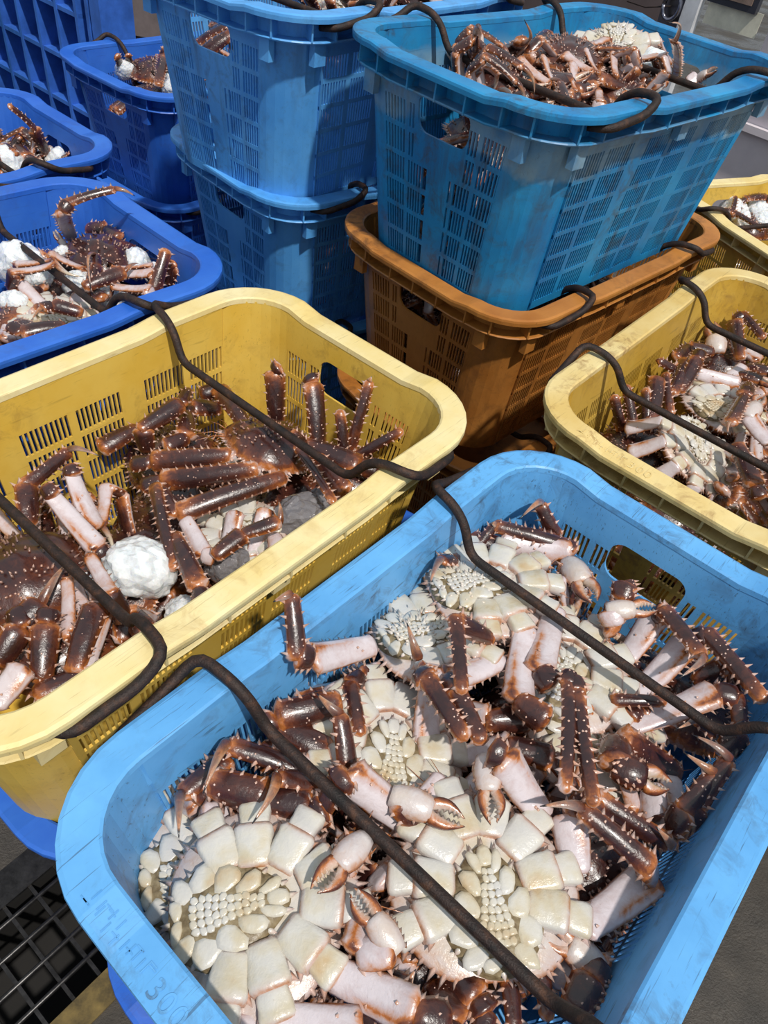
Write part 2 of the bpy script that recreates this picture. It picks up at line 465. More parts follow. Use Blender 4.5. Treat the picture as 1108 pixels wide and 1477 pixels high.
def make_crate(mat, x, y, rim_z, yaw, label, group=None, bail='in'):
    c = empty('fish_crate', (x, y, rim_z-CH), yaw)
    tag(c, label, 'crate', group)
    if not TUB.materials: TUB.materials.append(mat); RIM.materials.append(mat)
    for nm, me in (('crate_tub', TUB), ('crate_rim', RIM)):
        o = bpy.data.objects.new(nm, me); COL.objects.link(o); o.parent = c
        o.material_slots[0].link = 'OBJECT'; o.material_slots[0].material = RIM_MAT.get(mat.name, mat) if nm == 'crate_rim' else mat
    if bail:
        for me in bails(bail, **(dict(sag=.030) if bail == 'flat' else {})):
            b = link('bail_handle', me, RUST, c); b['label'] = 'rusty bent steel bail'
    return c
CR8 = {}
def cr(key, mat, x, y, zrel, yaw, label, bail='in', group='fish crates'):
    CR8[key] = (x, y, CAM_Z+zrel, yaw)
    CR8[key+'_o'] = make_crate(mat, x, y, CAM_Z+zrel, yaw, label, group, bail)
cr('A', BLUE_A, .1749, .444, -.70, .970, 'light blue crate in front, full of upturned pale-bellied crabs')
cr('B', YEL, -.3156, .7416, -.68, .9834, 'yellow crate beside the light blue front crate, holding brown crabs and ice balls')
cr('C', YEL2, .6426, 1.207, -.69, .9743, 'stained mustard yellow crate between the orange crate and the frame edge')
cr('D', BLUE_T, .2287, 1.6663, -.325, .8772, 'grimy teal blue crate stacked on the orange crate, heaped with crabs')
cr('E', ORG, .242, 1.692, -.68, .8829, 'orange crate directly under the grimy teal crate', bail='flat')
cr('F', BLUE_V, -.790, 1.060, -.68, .930, 'vivid blue crate behind the yellow one, crab leg sticking up over its rim')
cr('G', BLUE_V, -1.21, 1.6004, -.72, .9476, 'vivid blue crate cut by the picture edge, below the standing blue pallet')
cr('H', BLUE_V, -.7922, 2.6437, -.72, .9831, 'deep blue crate of crabs standing in front of the blue pallet')
cr('I', BLUE_I, -.2347, 2.0114, -.68, .8432, 'sky blue crate directly under the topmost sky blue one', bail='flat')
cr('J', BLUE_I, -.2886, 1.9701, -.325, .985, 'topmost sky blue crate of the stack beside the grimy teal crate')
cr('K', YEL, 1.085, 2.135, -.76, -1.0237, 'yellow crate with ice lumps behind the teal and orange stack')

# ------------------------------------------------------------------ king crabs
SEG_M, SEG_N = 9, 12
def unit(a): a = np.asarray(a, float); return a/(np.linalg.norm(a)+1e-12)
TH = np.arange(SEG_N)*2*np.pi/SEG_N
_ct, _st = np.cos(TH), np.sin(TH)
SQ_c = np.sign(_ct)*abs(_ct)**.42; SQ_s = np.sign(_st)*abs(_st)**.50
KE_c = np.sign(_ct)*abs(_ct)**.75*(1+.10*abs(_ct)**8); KE_s = np.where(_st > 0, abs(_st)**.8*.80, -abs(_st)**1.25*1.12)      # boxier section for the joint blocks
def ring_faces(m, n):
    F = [(i*n+k, i*n+(k+1) % n, (i+1)*n+(k+1) % n, (i+1)*n+k) for i in range(m-1) for k in range(n)]
    a, b = m*n, m*n+1
    F += [(a, (k+1) % n, k) for k in range(n)] + [(b, (m-1)*n+k, (m-1)*n+(k+1) % n) for k in range(n)]
    return F
RF = {m: ring_faces(m, SEG_N) for m in (5, 7, 9, 11, 13)}
def spines(mb, B, D, L, R, c0, c1):
    """small cones: bases B, directions D, lengths L, radii R"""
    B = np.asarray(B, float).reshape(-1, 3); D = np.asarray(D, float).reshape(-1, 3); k = len(B)
    if not k: return
    D = D/(np.linalg.norm(D, axis=1)[:, None]+1e-9)
    ref = np.where(abs(D[:, 2:3]) < .8, np.array([[0, 0, 1.]]), np.array([[1., 0, 0]]))
    a = np.cross(D, ref); a /= np.linalg.norm(a, axis=1)[:, None]; b = np.cross(D, a)
    L = np.broadcast_to(np.asarray(L, float), (k,))[:, None]; R = np.broadcast_to(np.asarray(R, float), (k,))[:, None]
    base = B-D*R*.5
    V = np.stack([base+a*R, base+b*R, base-a*R, base-b*R, B+D*L], 1).reshape(-1, 3)
    F = []
    for i in range(k):
        o = 5*i; F += [(o, o+1, o+4), (o+1, o+2, o+4), (o+2, o+3, o+4), (o+3, o, o+4)]
    C = np.tile(np.array([c0]*4+[c1]), (k, 1))
    mb.add(V, F, C)

# shape of the segments: width and thickness along t
PROF = {
 'm': lambda t: (.78+.30*np.sin(np.pi*.62*t)+.12*np.exp(-((t-.95)/.06)**2)+.10*np.exp(-((t-.03)/.05)**2), .60),
 'c': lambda t: (.78+.30*t+.12*np.sin(np.pi*t), .70),
 'p': lambda t: (1.02-.22*t+.12*np.exp(-((t-.02)/.12)**2)+.10*np.exp(-((t-.97)/.08)**2), .66),
 'd': lambda t: (1.0-.93*t**1.25, .80),
 'b': lambda t: (.84+.20*t, .56),
}
WID = dict(m=.180, c=.165, p=.128, d=.078, b=.20)     # widths in carapace widths
def segment(mb, p0, p1, ven, w, kind, cw, white=1.0, rng=RNG, spiny=1.0, arch=0.0):
    p0 = np.asarray(p0, float); p1 = np.asarray(p1, float); d = p1-p0; L = np.linalg.norm(d); d = d/L
    n = unit(ven-d*(ven@d)); a = np.cross(d, n)
    m = 9 if L > .06 else 7
    if kind == 'd': m = 11
    t = np.linspace(0, 1, m)
    if kind != 'd':
        e0 = min(.12, .0045/L); t = np.concatenate([[0, e0], np.linspace(e0*2.2, 1-e0*2.2, m-4), [1-e0, 1]])
    pw, th = PROF[kind](t)
    pw = pw*np.ones(m)
    end = np.ones(m); e_ = .84 if kind == 'b' else .74; end[0] = e_; end[-1] = e_ if kind != 'd' else 1
    hw = .5*w*pw*end; ht = hw*th
    cc, ss = (SQ_c, SQ_s) if kind == 'b' else ((KE_c, KE_s) if kind in 'mcp' else (_ct, _st))
    off = n*0
    P = p0+np.outer(t, d)*L
    bend = arch*L*np.sin(np.pi*t)
    P = P-np.outer(bend, n)
    jit = 1+(rng.random((m, SEG_N, 1))-.5)*(.07 if kind in 'mcpb' else .03)
    V = P[:, None]+jit*(hw[:, None, None]*cc[None, :, None]*a+ht[:, None, None]*ss[None, :, None]*n)
    V = np.concatenate([V.reshape(-1, 3), [P[0], P[-1]+d*(.003 if kind != 'd' else 0)]])
    # masks
    s = np.tile(ss, m); tt = np.repeat(t, SEG_N)
    r = np.clip(.45+.62*s, 0, 1)
    g = np.zeros_like(r); b = np.zeros_like(r)
    if kind in 'mcp':
        c_ = np.tile(cc, m)
        endm = np.exp(-(tt/.16)**2)+np.exp(-((1-tt)/.15)**2)
        dors = .02+.40*np.clip(endm, 0, 1)+.24*abs(c_)**4
        vent = .97-.34*np.exp(-((1-tt)/.10)**2)-.22*np.exp(-(tt/.06)**2)-.18*abs(c_)**6
        if kind == 'm': vent = vent-.42*np.exp(-((c_-.62)/.16)**2)*np.clip((tt-.15)*3, 0, 1)
        if kind == 'p': vent = vent-.22
        if kind == 'c': vent = vent-.15
        k_ = np.clip((s+.22)/.50, 0, 1); k_ = k_*k_*(3-2*k_)
        r = np.clip(dors*(1-k_)+vent*k_, 0, 1)
    if kind == 'b': eb = np.clip(np.exp(-(tt/.08)**2)+np.exp(-((1-tt)/.10)**2), 0, 1); g[:] = np.clip(.55+.6*s, 0, 1)*(1-.75*eb); r[:] = .85-.30*eb
    if kind == 'd':
        r = np.clip(.36+.26*tt+.12*s, 0, 1); g = np.clip(2.2*(tt-.12), 0, .85)*np.clip(.75+.6*s, .15, 1); b = np.clip((tt-.80)*6, 0, 1)
    C = np.stack([r, g, b, np.zeros_like(r)], 1)
    C = np.concatenate([C, [C[0], C[-1]]])
    mb.add(V, RF[m], C)
    if spiny <= 0: return
    # spines on both edges, smaller ones over the back
    B, D, LL, RR = [], [], [], []
    if kind in 'mcp':
        k = max(3, int(L/.0125*spiny))
        for sg in (-1, 1):
            for i in range(k):
                u = (i+.5+.35*(rng.random()-.5))/k; hwu = np.interp(u, t, hw); c = p0+d*L*u-n*arch*L*math.sin(math.pi*u)
                B.append(c+a*sg*hwu*.93-n*hwu*.12); D.append(a*sg+d*.35-n*.25); LL.append(cw*(.024+.034*rng.random())); RR.append(cw*.019)
        k = int(L*w*5200*spiny)
        for i in range(k):
            u = rng.random()*.94+.03; an = -math.pi/2+(rng.random()-.5)*2.5; hwu = np.interp(u, t, hw); c = p0+d*L*u-n*arch*L*math.sin(math.pi*u); o = a*math.cos(an)+n*math.sin(an)*th
            B.append(c+o*hwu*.97); D.append(a*math.cos(an)+n*math.sin(an)+d*.25); LL.append(cw*(.011+.012*rng.random())); RR.append(cw*.0125)
        if kind == 'm' :
            for i in range(int(L*w*900)):
                u = rng.random()*.9+.05; an = math.pi/2+(rng.random()-.5)*1.8; i0 = int(np.searchsorted(t, u)); c = p0+d*L*u-n*arch*L*math.sin(math.pi*u); o = a*math.cos(an)+n*math.sin(an)*th
                B.append(c+o*hw[i0]*.98); D.append(o+d*.4); LL.append(cw*.012); RR.append(cw*.011)
    elif kind == 'b':
        for sg in (-1, 1):
            B.append(p1+a*sg*hw[-2]*.95-d*L*.12); D.append(a*sg+d*.9); LL.append(cw*.045); RR.append(cw*.022)
    if B: spines(mb, B, D, LL, RR, (.55, 0, 0, .25), (.6, 0, 0, 1))

def finger(mb, p0, p1, n, side, w, cw, curve):
    """one finger of a claw: tapering, hooked"""
    d = p1-p0; L = np.linalg.norm(d); d = d/L; a = unit(np.cross(d, n)); m = 9; t = np.linspace(0, 1, m)
    P = p0+np.outer(t, d)*L+np.outer(curve*L*np.sin(np.pi*t), a*side)
    hw = .5*w*(1-.86*t**1.4); ht = hw*.85
    V = P[:, None]+hw[:, None, None]*_ct[None, :, None]*a+ht[:, None, None]*_st[None, :, None]*n
    V = np.concatenate([V.reshape(-1, 3), [P[0], P[-1]+d*.002]])
    tt = np.repeat(t, SEG_N); s = np.tile(_ct, m)*side
    r = np.clip(.62-.35*np.clip(s, 0, 1)-.15*tt, 0, 1); g = np.clip(-s*.8, 0, .6)*(1-tt*.4); b = np.clip((tt-.86)*4, 0, .7)
    C = np.stack([r, g, b, 0*r], 1); C = np.concatenate([C, [C[0], C[-1]]]); mb.add(V, RF[9], C)
    k = 5
    u = np.linspace(.25, .85, k); hwu = np.interp(u, t, hw)
    B = p0+np.outer(u, d)*L+np.outer(curve*L*np.sin(np.pi*u), a*side)-np.outer(hwu*.9, a*side)
    spines(mb, B, np.tile(-a*side, (k, 1)), cw*.020, cw*.022, (.9, .8, 0, .4), (1, 1, 0, .8))

def toview(p): return unit(unit(CAM-p)*.8+np.array([0, 0, .6]))
def rolled(v, d, ang):
    d = unit(d); return v*math.cos(ang)+np.cross(d, v)*math.sin(ang)+d*(d@v)*(1-math.cos(ang))

def limb(parent, origin, J, kinds, cw, up=None, blocks=None, rng=RNG, wscale=1.0, spiny=1.0, local=False, name=None):
    """J: joint points, kinds: one letter per segment (upper case = pale belly side faces the viewer).
    blocks: (start, mid, end) of the two pale blocks next to the body."""
    first = None; claw = 'k' in kinds.lower()
    nm = name or ('claw' if claw else 'leg')
    base = MB(); used = False
    if blocks is not None:
        s0, s1, s2, v = blocks
        segment(base, s0, s1, v, .215*cw, 'b', cw, rng=rng); segment(base, s1-(s1-s0)*.08, s2, v, .185*cw, 'b', cw, rng=rng); used = True
    names = dict(m='upper_leg', c='knee_segment', p='lower_leg', d='leg_tip', k='pincer')
    objs = []
    for i, k in enumerate(kinds):
        p0, p1 = np.asarray(J[i], float), np.asarray(J[i+1], float); lk = k.lower(); d = p1-p0; L = np.linalg.norm(d)
        hint = up if up is not None else toview(p0)
        if abs(unit(d)@unit(hint)) > .95: hint = hint+np.array([.4, -.5, 0])
        v = hint if k.isupper() else -hint
        if lk != 'k': v = rolled(v, d, (rng.random()-.5)*.9)
        # overlap the joints slightly so that the limb reads as one
        q0 = p0-unit(d)*min(.010, L*.10)*(1 if i or blocks is not None else 0)
        mb = base if i == 0 else MB()
        w = WID.get(lk, .2)*cw*wscale
        if lk == 'k':
            n = unit(v-unit(d)*(v@unit(d))); a = np.cross(unit(d), n); pe = p0+d*.52
            mw = min(.27*cw, L*.42)*wscale
            m_ = 9; t = np.linspace(0, 1, m_); hw = .5*mw*(.70+.40*np.sin(np.pi*np.clip(t*.9, 0, 1))); ht = hw*.72
            P = q0+np.outer(t, pe-q0)
            V = P[:, None]+hw[:, None, None]*_ct[None, :, None]*a+ht[:, None, None]*_st[None, :, None]*n
            V = np.concatenate([V.reshape(-1, 3), [P[0], P[-1]]])
            s = np.tile(_st, m_); r = np.clip(.50+.42*s, 0, 1); r = r-.12*np.repeat(t, SEG_N)
            C = np.stack([r, np.clip(s*.45, 0, .5), 0*r, 0*r], 1); C = np.concatenate([C, [C[0], C[-1]]]); mb.add(V, RF[9], C)
            B, D = [], []
            for _ in range(26):
                u = rng.random()*.9; an = -math.pi/2+(rng.random()-.5)*3.6; o = a*math.cos(an)+n*math.sin(an)*.72; B.append(q0+(pe-q0)*u+o*np.interp(u, t, hw)*.97); D.append(o+unit(d)*.3)
            spines(mb, B, D, cw*.020, cw*.016, (.4, 0, 0, .2), (.6, 0, 0, 1))
            op = .16
            finger(mb, pe-d*.03+a*mw*.20, p1+a*mw*op*.6, n, 1, mw*.52, cw, .10)
            mv = MB(); finger(mv, pe-d*.03-a*mw*.22, p1-a*mw*op-d*.03, n, -1, mw*.50, cw, .16)
            if i == 0: used = True
            objs.append((mb if i else None, 'pincer')); objs.append((mv, 'movable_finger'))
            if i == 0: pass
        else:
            segment(mb, q0, p1, v, w, lk, cw, white=1.0, rng=rng, spiny=spiny, arch=(.17 if lk == 'd' else (.045 if lk in 'mp' else 0)))
            if i: objs.append((mb, names[lk]))
            else: used = True
    root = base.build(nm, SHELL, parent, attr=True, origin=origin)
    for mb, n_ in objs:
        if mb is not None: mb.build(n_, SHELL, root, attr=True, origin=origin)
    return root

# body ---------------------------------------------------------------
def body_local(cw, rng):
    """carapace (local x side, y forward, z towards the belly)"""
    mb = MB(); na, nr = 44, 9
    A = np.arange(na)*2*np.pi/na
    ox = .53*np.sin(A)*(1-.22*np.clip(np.cos(A), 0, 1)**1.4); oy = .50*np.cos(A)+.01
    oy = oy+.05*np.exp(-(np.minimum(A, 2*np.pi-A)/.16)**2)
    oy = oy+.05*np.exp(-((A-np.pi)/.35)**2)
    V, C = [], []
    rho = np.linspace(1, .06, nr)
    for q in rho:                                         # the back
        z = -.27*(1-q**2.4)**.75
        x, y = ox*q, (oy-.03)*q+.03
        bumpz = .022*np.cos(x*17)*np.cos(y*15+.6)*(1-q**4)
        zz = np.full(na, z)-bumpz
        V.append(np.stack([x, y, zz], 1)); rr = np.clip(.06+.48*np.clip((q-.84)/.16, 0, 1)+.12*np.clip(np.cos(A), 0, 1), 0, 1)*np.ones(na)
        C.append(np.stack([rr, 0*rr, 0*rr, 0*rr], 1))
    for q in np.linspace(.96, .06, 6):                    # the belly side
        z = .012+.055*(1-q**3)
        x, y = ox*q, (oy-.03)*q+.03
        V.append(np.stack([x, y, np.full(na, z)], 1)); rr = np.full(na, .80-.1*q); gg = np.full(na, .75*(1-q**4)+.15)
        C.append(np.stack([rr, gg, 0*rr, 0*rr], 1))
    V = np.concatenate(V)*cw; C = np.concatenate(C); nb = nr
    F = []
    for i in range(nr-1):
        for k in range(na): F.append((i*na+k, i*na+(k+1) % na, (i+1)*na+(k+1) % na, (i+1)*na+k))
    F.append(tuple((nr-1)*na+k for k in range(na)))
    o = nr*na
    for k in range(na): F.append((k, o+k, o+(k+1) % na, (k+1) % na))
    for i in range(5):
        for k in range(na): F.append((o+i*na+k, o+(i+1)*na+k, o+(i+1)*na+(k+1) % na, o+i*na+(k+1) % na))
    F.append(tuple(o+5*na+k for k in range(na))[::-1])
    mb.add(V, F, C)
    # margin spines
    B, D, L = [], [], []
    for k in range(46):
        a = 2*math.pi*(k+.5*rng.random())/46
        x = np.interp(a, np.append(A, 2*np.pi), np.append(ox, ox[0])); y = np.interp(a, np.append(A, 2*np.pi), np.append(oy, oy[0]))
        B.append((x*cw*.985, y*cw*.985, 0)); D.append((math.sin(a), math.cos(a), -.15)); L.append(cw*(.035+.05*rng.random()))
    spines(mb, B, D, L, cw*.020, (.62, 0, 0, .35), (.62, 0, 0, 1))
    B, D, L = [], [], []
    for k in range(150):
        a = rng.random()*2*math.pi; q = math.sqrt(rng.random())*.93
        x = np.interp(a, np.append(A, 2*np.pi), np.append(ox, ox[0]))*q; y = (np.interp(a, np.append(A, 2*np.pi), np.append(oy, oy[0]))-.03)*q+.03
        z = -.27*(1-q**2.4)**.75; nn = unit((x*.9, y*.9, z*1.6))
        B.append((x*cw, y*cw, z*cw-.0015)); D.append(nn); L.append(cw*(.016+.030*rng.random()*(rng.random() < .4)))
    spines(mb, B, D, L, cw*.015, (.20, 0, 0, .05), (.45, 0, 0, .55))
    return mb
def pebble(mb, x, y, z, rx, ry, h, rot=0, C=(1, 1, 0, 0), n=7, tipz=.0):
    an = np.arange(n)*2*np.pi/n+rot*1.7; c, s = math.cos(rot), math.sin(rot); jr = 1+.13*np.sin(an*2.3+x*900)+.08*np.sin(an*3.1+y*1300)
    V = []
    for q, zz in ((1, -.35*h), (.90, .62*h), (.60, h)):
        u, v = rx*q*jr*np.cos(an), ry*q*jr*np.sin(an)
        V.append(np.stack([x+c*u-s*v, y+s*u+c*v, np.full(n, z+zz)], 1))
    V = np.concatenate(V)
    F = [(i*n+k, i*n+(k+1) % n, (i+1)*n+(k+1) % n, (i+1)*n+k) for i in range(2) for k in range(n)]+[tuple(2*n+k for k in range(n))]
    mb.add(V, F, C)
def abdomen_local(cw, rng, spiky=0.0):
    """the folded tail flap: dull groove skin, and pale plates standing proud of it"""
    base, pl = MB(), MB()
    n = 28; A = np.arange(n)*2*np.pi/n
    def outline(a):
        q, c = math.sin(a), math.cos(a)
        return .275*q*(1-.50*max(c, 0)**.9+.02*max(-c, 0)), -.115+.315*c
    YC = -.115
    O = np.array([outline(a) for a in A])
    def hz(q): return .078+.045*(1-q*q)
    V = []
    for q in (1.0, .8, .5, .2): V.append(np.stack([O[:, 0]*q, (O[:, 1]-YC)*q+YC, np.full(n, hz(q))], 1))
    V.append(np.stack([O[:, 0]*1.03, (O[:, 1]-YC)*1.03+YC, np.full(n, .02)], 1))
    V = np.concatenate(V)*cw
    F = [(i*n+k, i*n+(k+1) % n, (i+1)*n+(k+1) % n, (i+1)*n+k) for i in range(3) for k in range(n)]+[tuple(3*n+k for k in range(n))]
    F += [(4*n+k, 4*n+(k+1) % n, (k+1) % n, k) for k in range(n)]
    base.add(V, [f[::-1] for f in F], (.9, .6, 0, 0))
    def put(x, y, rx, ry, rot=0, h=.016, C=(1, 1, 0, 0), n=7):
        q = min(1, math.hypot(x/.26, (y-YC)/.33)); pebble(pl, x*cw, y*cw, hz(q)*cw, rx*cw*1.30, ry*cw*1.24, h*cw*.55, rot, C, n)
    for s in (-1, 1):
        for (x, y, rx, ry, rot) in ((.060, .105, .026, .055, -.30), (.098, .000, .040, .062, -.34), (.142, -.115, .052, .068, -.40), (.168, -.235, .066, .058, -.62), (.130, -.345, .066, .040, -.62), (.050, -.385, .048, .026, -.1)):
            put(s*x, y, rx, ry, s*rot, .024, n=10)
    put(0, .135, .034, .056, 0, .028, n=8)
    for j in range(10):
        y = .050-j*.0385; k = (1, 1, 2, 2, 2, 3, 3, 4, 4, 4)[j]; sp = (.034, .036, .036, .038, .040, .037, .040, .036, .038, .036)[j]
        for i in range(k+1):
            x = (i-k/2)*sp
            put(x+.005*(rng.random()-.5), y+2.0*x*x+.004*(rng.random()-.5), .0165+.003*rng.random(), .0175+.003*rng.random(), rng.random(), .011, n=7)
    for k in range(n):
        if spiky or k % 2 == 0:
            x, y = O[k]*1.0
            spines(pl, [(x*cw, y*cw, hz(1)*cw)], [(x, y+.125, .10)], cw*(.030+.02*rng.random()), cw*.018, (1, 1, 0, 0), (.7, .2, 0, .8))
    if spiky:
        B, D = [], []
        for k in range(60):
            a = rng.random()*2*math.pi; q = math.sqrt(rng.random())*.95; x, y = outline(a); x *= q; y = (y+.125)*q-.125
            B.append((x*cw, y*cw, hz(q)*cw+.01*cw)); D.append((x*1.2, (y+.125)*1.2, .22))
        spines(pl, B, D, cw*.045*spiky, cw*.016, (1, 1, 0, 0), (1, 1, 0, .5))
    return base, pl
def mouth_local(cw, rng):
    mb = MB()
    for s in (-1, 1):
        for (x, y0, y1, w) in ((.035, .33, .47, .05), (.015, .30, .42, .04), (.06, .36, .44, .035)):
            segment(mb, np.array((s*x, y0, .045))*cw, np.array((s*x*.5, y1, .085))*cw, np.array((0, 0, 1.)), w*cw, 'p', cw, rng=rng, spiny=.6)
        for (x, y1, l) in ((.09, .62, .0), (.16, .58, .0)):
            P = np.array([(s*.05, .44, .0), (s*x*.8, .52, -.02), (s*x*1.3, y1, -.03), (s*x*2.2, y1+.13, .01)])*cw
            mb.tube(P, [.012*cw, .008*cw, .004*cw, .0015*cw], 5, (.50, 0, 0, 0))
    return mb
SLOTS = {0: ((.055, .245), 16), 1: ((.140, .150), 50), 2: ((.180, .025), 83), 3: ((.190, -.105), 108)}
def xform(mb, R, o):
    for i in range(len(mb.v)): mb.v[i] = mb.v[i] @ R.T + o
def body_parts(root, R, o, cw, rng, spiky=0.0, mouth=True, belly=True):
    """R columns: side, forward, belly axes; o origin relative to the root"""
    mb = body_local(cw, rng); xform(mb, R, o); mb.build('carapace', SHELL, root, attr=True)
    if belly:
        b, p = abdomen_local(cw, rng, spiky)
        xform(b, R, o); xform(p, R, o)
        ab = b.build('tail_flap', GROOVE, root); ab['label'] = 'pale plated tail flap'
        p.build('tail_plates', SHELL, ab, attr=True, smooth=True)
    if mouth:
        m = mouth_local(cw, rng); xform(m, R, o); m.build('mouthparts', SHELL, root, attr=True)
def slot_blocks(side, i, R, o, cw, drop=.0):
    (sx, sy), an = SLOTS[i]; an = math.radians(an); d = np.array([side*math.sin(an), math.cos(an), 0.])
    s0 = np.array([side*sx, sy, .055]); s1 = s0+d*.225+np.array([0, 0, .012]); s2 = s1+d*.125+np.array([0, 0, -.03-drop])
    T = lambda q: R @ (q*cw)+o
    return T(s0), T(s1), T(s2), R[:, 2]

CRATE_RIM = {k: v[2] for k, v in CR8.items() if not k.endswith('_o')}
CRABN = {}
def inside(key, p, margin):
    x, y, zr, a = CR8[key]; dx, dy = p[0]-x, p[1]-y; ca, sa = math.cos(a), math.sin(a)
    u, v = dx*ca+dy*sa, -dx*sa+dy*ca; dz = zr-p[2]
    hx = CL/2-RIMW-TAPER*dz/CH-margin; hy = CW_/2-RIMW-TAPER*dz/CH-margin
    u = min(max(u, -hx), hx); v = min(max(v, -hy), hy)
    return np.array([x+u*ca-v*sa, y+u*sa+v*ca, p[2]])
def P3(key, q, margin=.020):
    p = pix(q[0], q[1], CRATE_RIM[key]+q[2]/100.)
    return inside(key, p, margin) if q[2] < -1.5 else p
def crab(key, label, c, m, limbs, flip='v', roll=0, cw=.19, spiky=0.0, body=True, mouth=True, belly=None, group=None, seed=None):
    rng = np.random.default_rng(int(c[0]*131+c[1]*7))
    pc, pm = P3(key, c, -9), P3(key, m, -9)
    f = unit(pm-pc); pc = inside(key, pc, .43*cw); upv = np.array([0, 0, 1.]); z = unit(upv-f*(upv@f))
    if flip == 'd': z = -z
    x = np.cross(f, z)
    if roll: z = rolled(z, f, math.radians(roll)); x = np.cross(f, z)
    R = np.stack([x, f, z], 1)
    root = empty('king_crab', pc-np.array([0, 0, .3*cw if flip == 'v' else .08*cw]))
    tag(root, label, 'crab', group or CRGROUP[key])
    org = np.array(root.location); o = pc-org
    if body: body_parts(root, R, o, cw, rng, spiky, mouth, flip == 'v' if belly is None else belly)
    if body and flip == 'v':
        have = {q[0] for q in limbs if q[0]}
        for sg in '+-':
            for i in range(4):
                if sg+str(i) in have: continue
                b = slot_blocks(1 if sg == '+' else -1, i, R, pc, cw); d = unit(b[2]-b[1])
                e = b[2]+(d*.55-R[:, 2]*.85)*cw*.36
                limb(root, org, [b[2], e], 'M', cw, up=R[:, 2]+d*.5, blocks=b, rng=rng)
    for L in limbs:
        slot, kinds, J = L[0], L[1], L[2]; ws = L[3] if len(L) > 3 else 1.0
        pts = [P3(key, q) for q in J]
        if slot:
            side = 1 if slot[0] == '+' else -1
            b = slot_blocks(side, int(slot[1]), R, pc, cw)
            if b[2] is not None and 'x' not in slot:
                limb(root, org, [b[2]]+pts, kinds, cw, blocks=b, rng=rng, wscale=ws)
            continue
        limb(root, org, pts, kinds, cw, rng=rng, wscale=ws)
    return root
CRGROUP = dict(A='crabs in the light blue front crate', B='crabs in the yellow crate', C='crabs in the mustard crate', D='crabs in the grimy teal crate',
    F='crabs in the vivid blue crate', G='crabs in the blue crate at the picture edge', I='crabs in the lower sky blue crate', E='crabs in the orange crate', H='crabs in the far blue crate', K='crabs in the far yellow crate', J='crabs in the sky blue crate')


# --- generic crabs, built once and copied into the heaps ----------------
def proto_crab(i):
    rng = np.random.default_rng(100+i); cw = .165
    root = empty('king_crab', (0, 0, 0)); R = np.eye(3); o = np.zeros(3)
    body_parts(root, R, o, cw, rng, spiky=.5*(i % 2), mouth=False)
    for side in (-1, 1):
        for sl in range(4):
            b = slot_blocks(side, sl, R, o, cw); an = math.radians(SLOTS[sl][1]+rng.normal()*10)
            e0 = math.radians(38+28*rng.random()) if i % 3 != 2 else math.radians(-62+18*rng.random())
            turn = (62+25*rng.random()) if i % 3 != 2 else -(50+20*rng.random())
            p = b[2].copy(); J = [p]; ang = e0
            for q, L in enumerate((.60, .24, .48, .34) if sl else (.34, .22, .52)):
                az = an+rng.normal()*.12; d = np.array([side*math.sin(az)*math.cos(ang), math.cos(az)*math.cos(ang), math.sin(ang)])
                p = p+d*L*cw; J.append(p); ang += math.radians(turn)*(1.0 if q < 2 else .7)
            limb(root, o, J, 'Mcpd' if sl else 'McK', cw, up=np.array([.1, .1, 1.]), blocks=b, rng=rng)
    return root
PROTOS = [proto_crab(i) for i in range(5)]
def all_verts(o):
    out = []
    for c in o.children_recursive:
        a = np.empty(len(c.data.vertices)*3, np.float32); c.data.vertices.foreach_get('co', a); out.append(a.reshape(-1, 3))
    return np.concatenate(out)[::3]
PROTO_V = [all_verts(p) for p in PROTOS]
USED = set()
def copy_tree(o, parent=None):
    c = o.copy(); COL.objects.link(c); c.parent = parent
    for ch in list(o.children): copy_tree(ch, c)
    return c
def heap_crab(key, i, loc, yaw, tilt, flip, label, scale=1.0, group=None):
    """loc in crate coordinates (x along the crate, y across, height relative to the rim)"""
    if i not in USED: o = PROTOS[i]; USED.add(i)
    else: o = copy_tree(PROTOS[i])
    x, y, zr, a = CR8[key]
    o.location = (x+loc[0]*math.cos(a)-loc[1]*math.sin(a), y+loc[0]*math.sin(a)+loc[1]*math.cos(a), zr+loc[2])
    o.rotation_euler = (Matrix.Rotation(yaw, 3, 'Z') @ Matrix.Rotation(tilt[0], 3, 'X') @ Matrix.Rotation(tilt[1]+(math.pi if flip else 0), 3, 'Y')).to_euler()
    o.scale = (scale,)*3
    tag(o, label, 'crab', group or CRGROUP[key])
    PV = PROTO_V[i]; Rm = np.array(o.rotation_euler.to_matrix())
    for _ in range(3):
        W_ = PV @ Rm.T*o.scale[0]+np.array(o.location); dx, dy = W_[:, 0]-x, W_[:, 1]-y; ca, sa = math.cos(a), math.sin(a)
        u, v = dx*ca+dy*sa, -dx*sa+dy*ca; ins = RIMW+TAPER*np.clip(zr-W_[:, 2], 0, CH)/CH+.010
        up, un = np.max(u-(CL/2-ins)), np.max(-u-(CL/2-ins)); vp, vn = np.max(v-(CW_/2-ins)), np.max(-v-(CW_/2-ins))
        def sh(p_, n_): return -p_ if p_ > 0 >= n_ else (n_ if n_ > 0 >= p_ else (n_-p_)/2 if p_ > 0 else 0.)
        su, sv = sh(up, un), sh(vp, vn); sz = max(0, (zr-CH+.008)-W_[:, 2].min())
        o.location = (o.location[0]+su*ca-sv*sa, o.location[1]+su*sa+sv*ca, o.location[2]+sz)
        if vp+vn > 0: o.scale = (o.scale[0]*.93,)*3
    return o
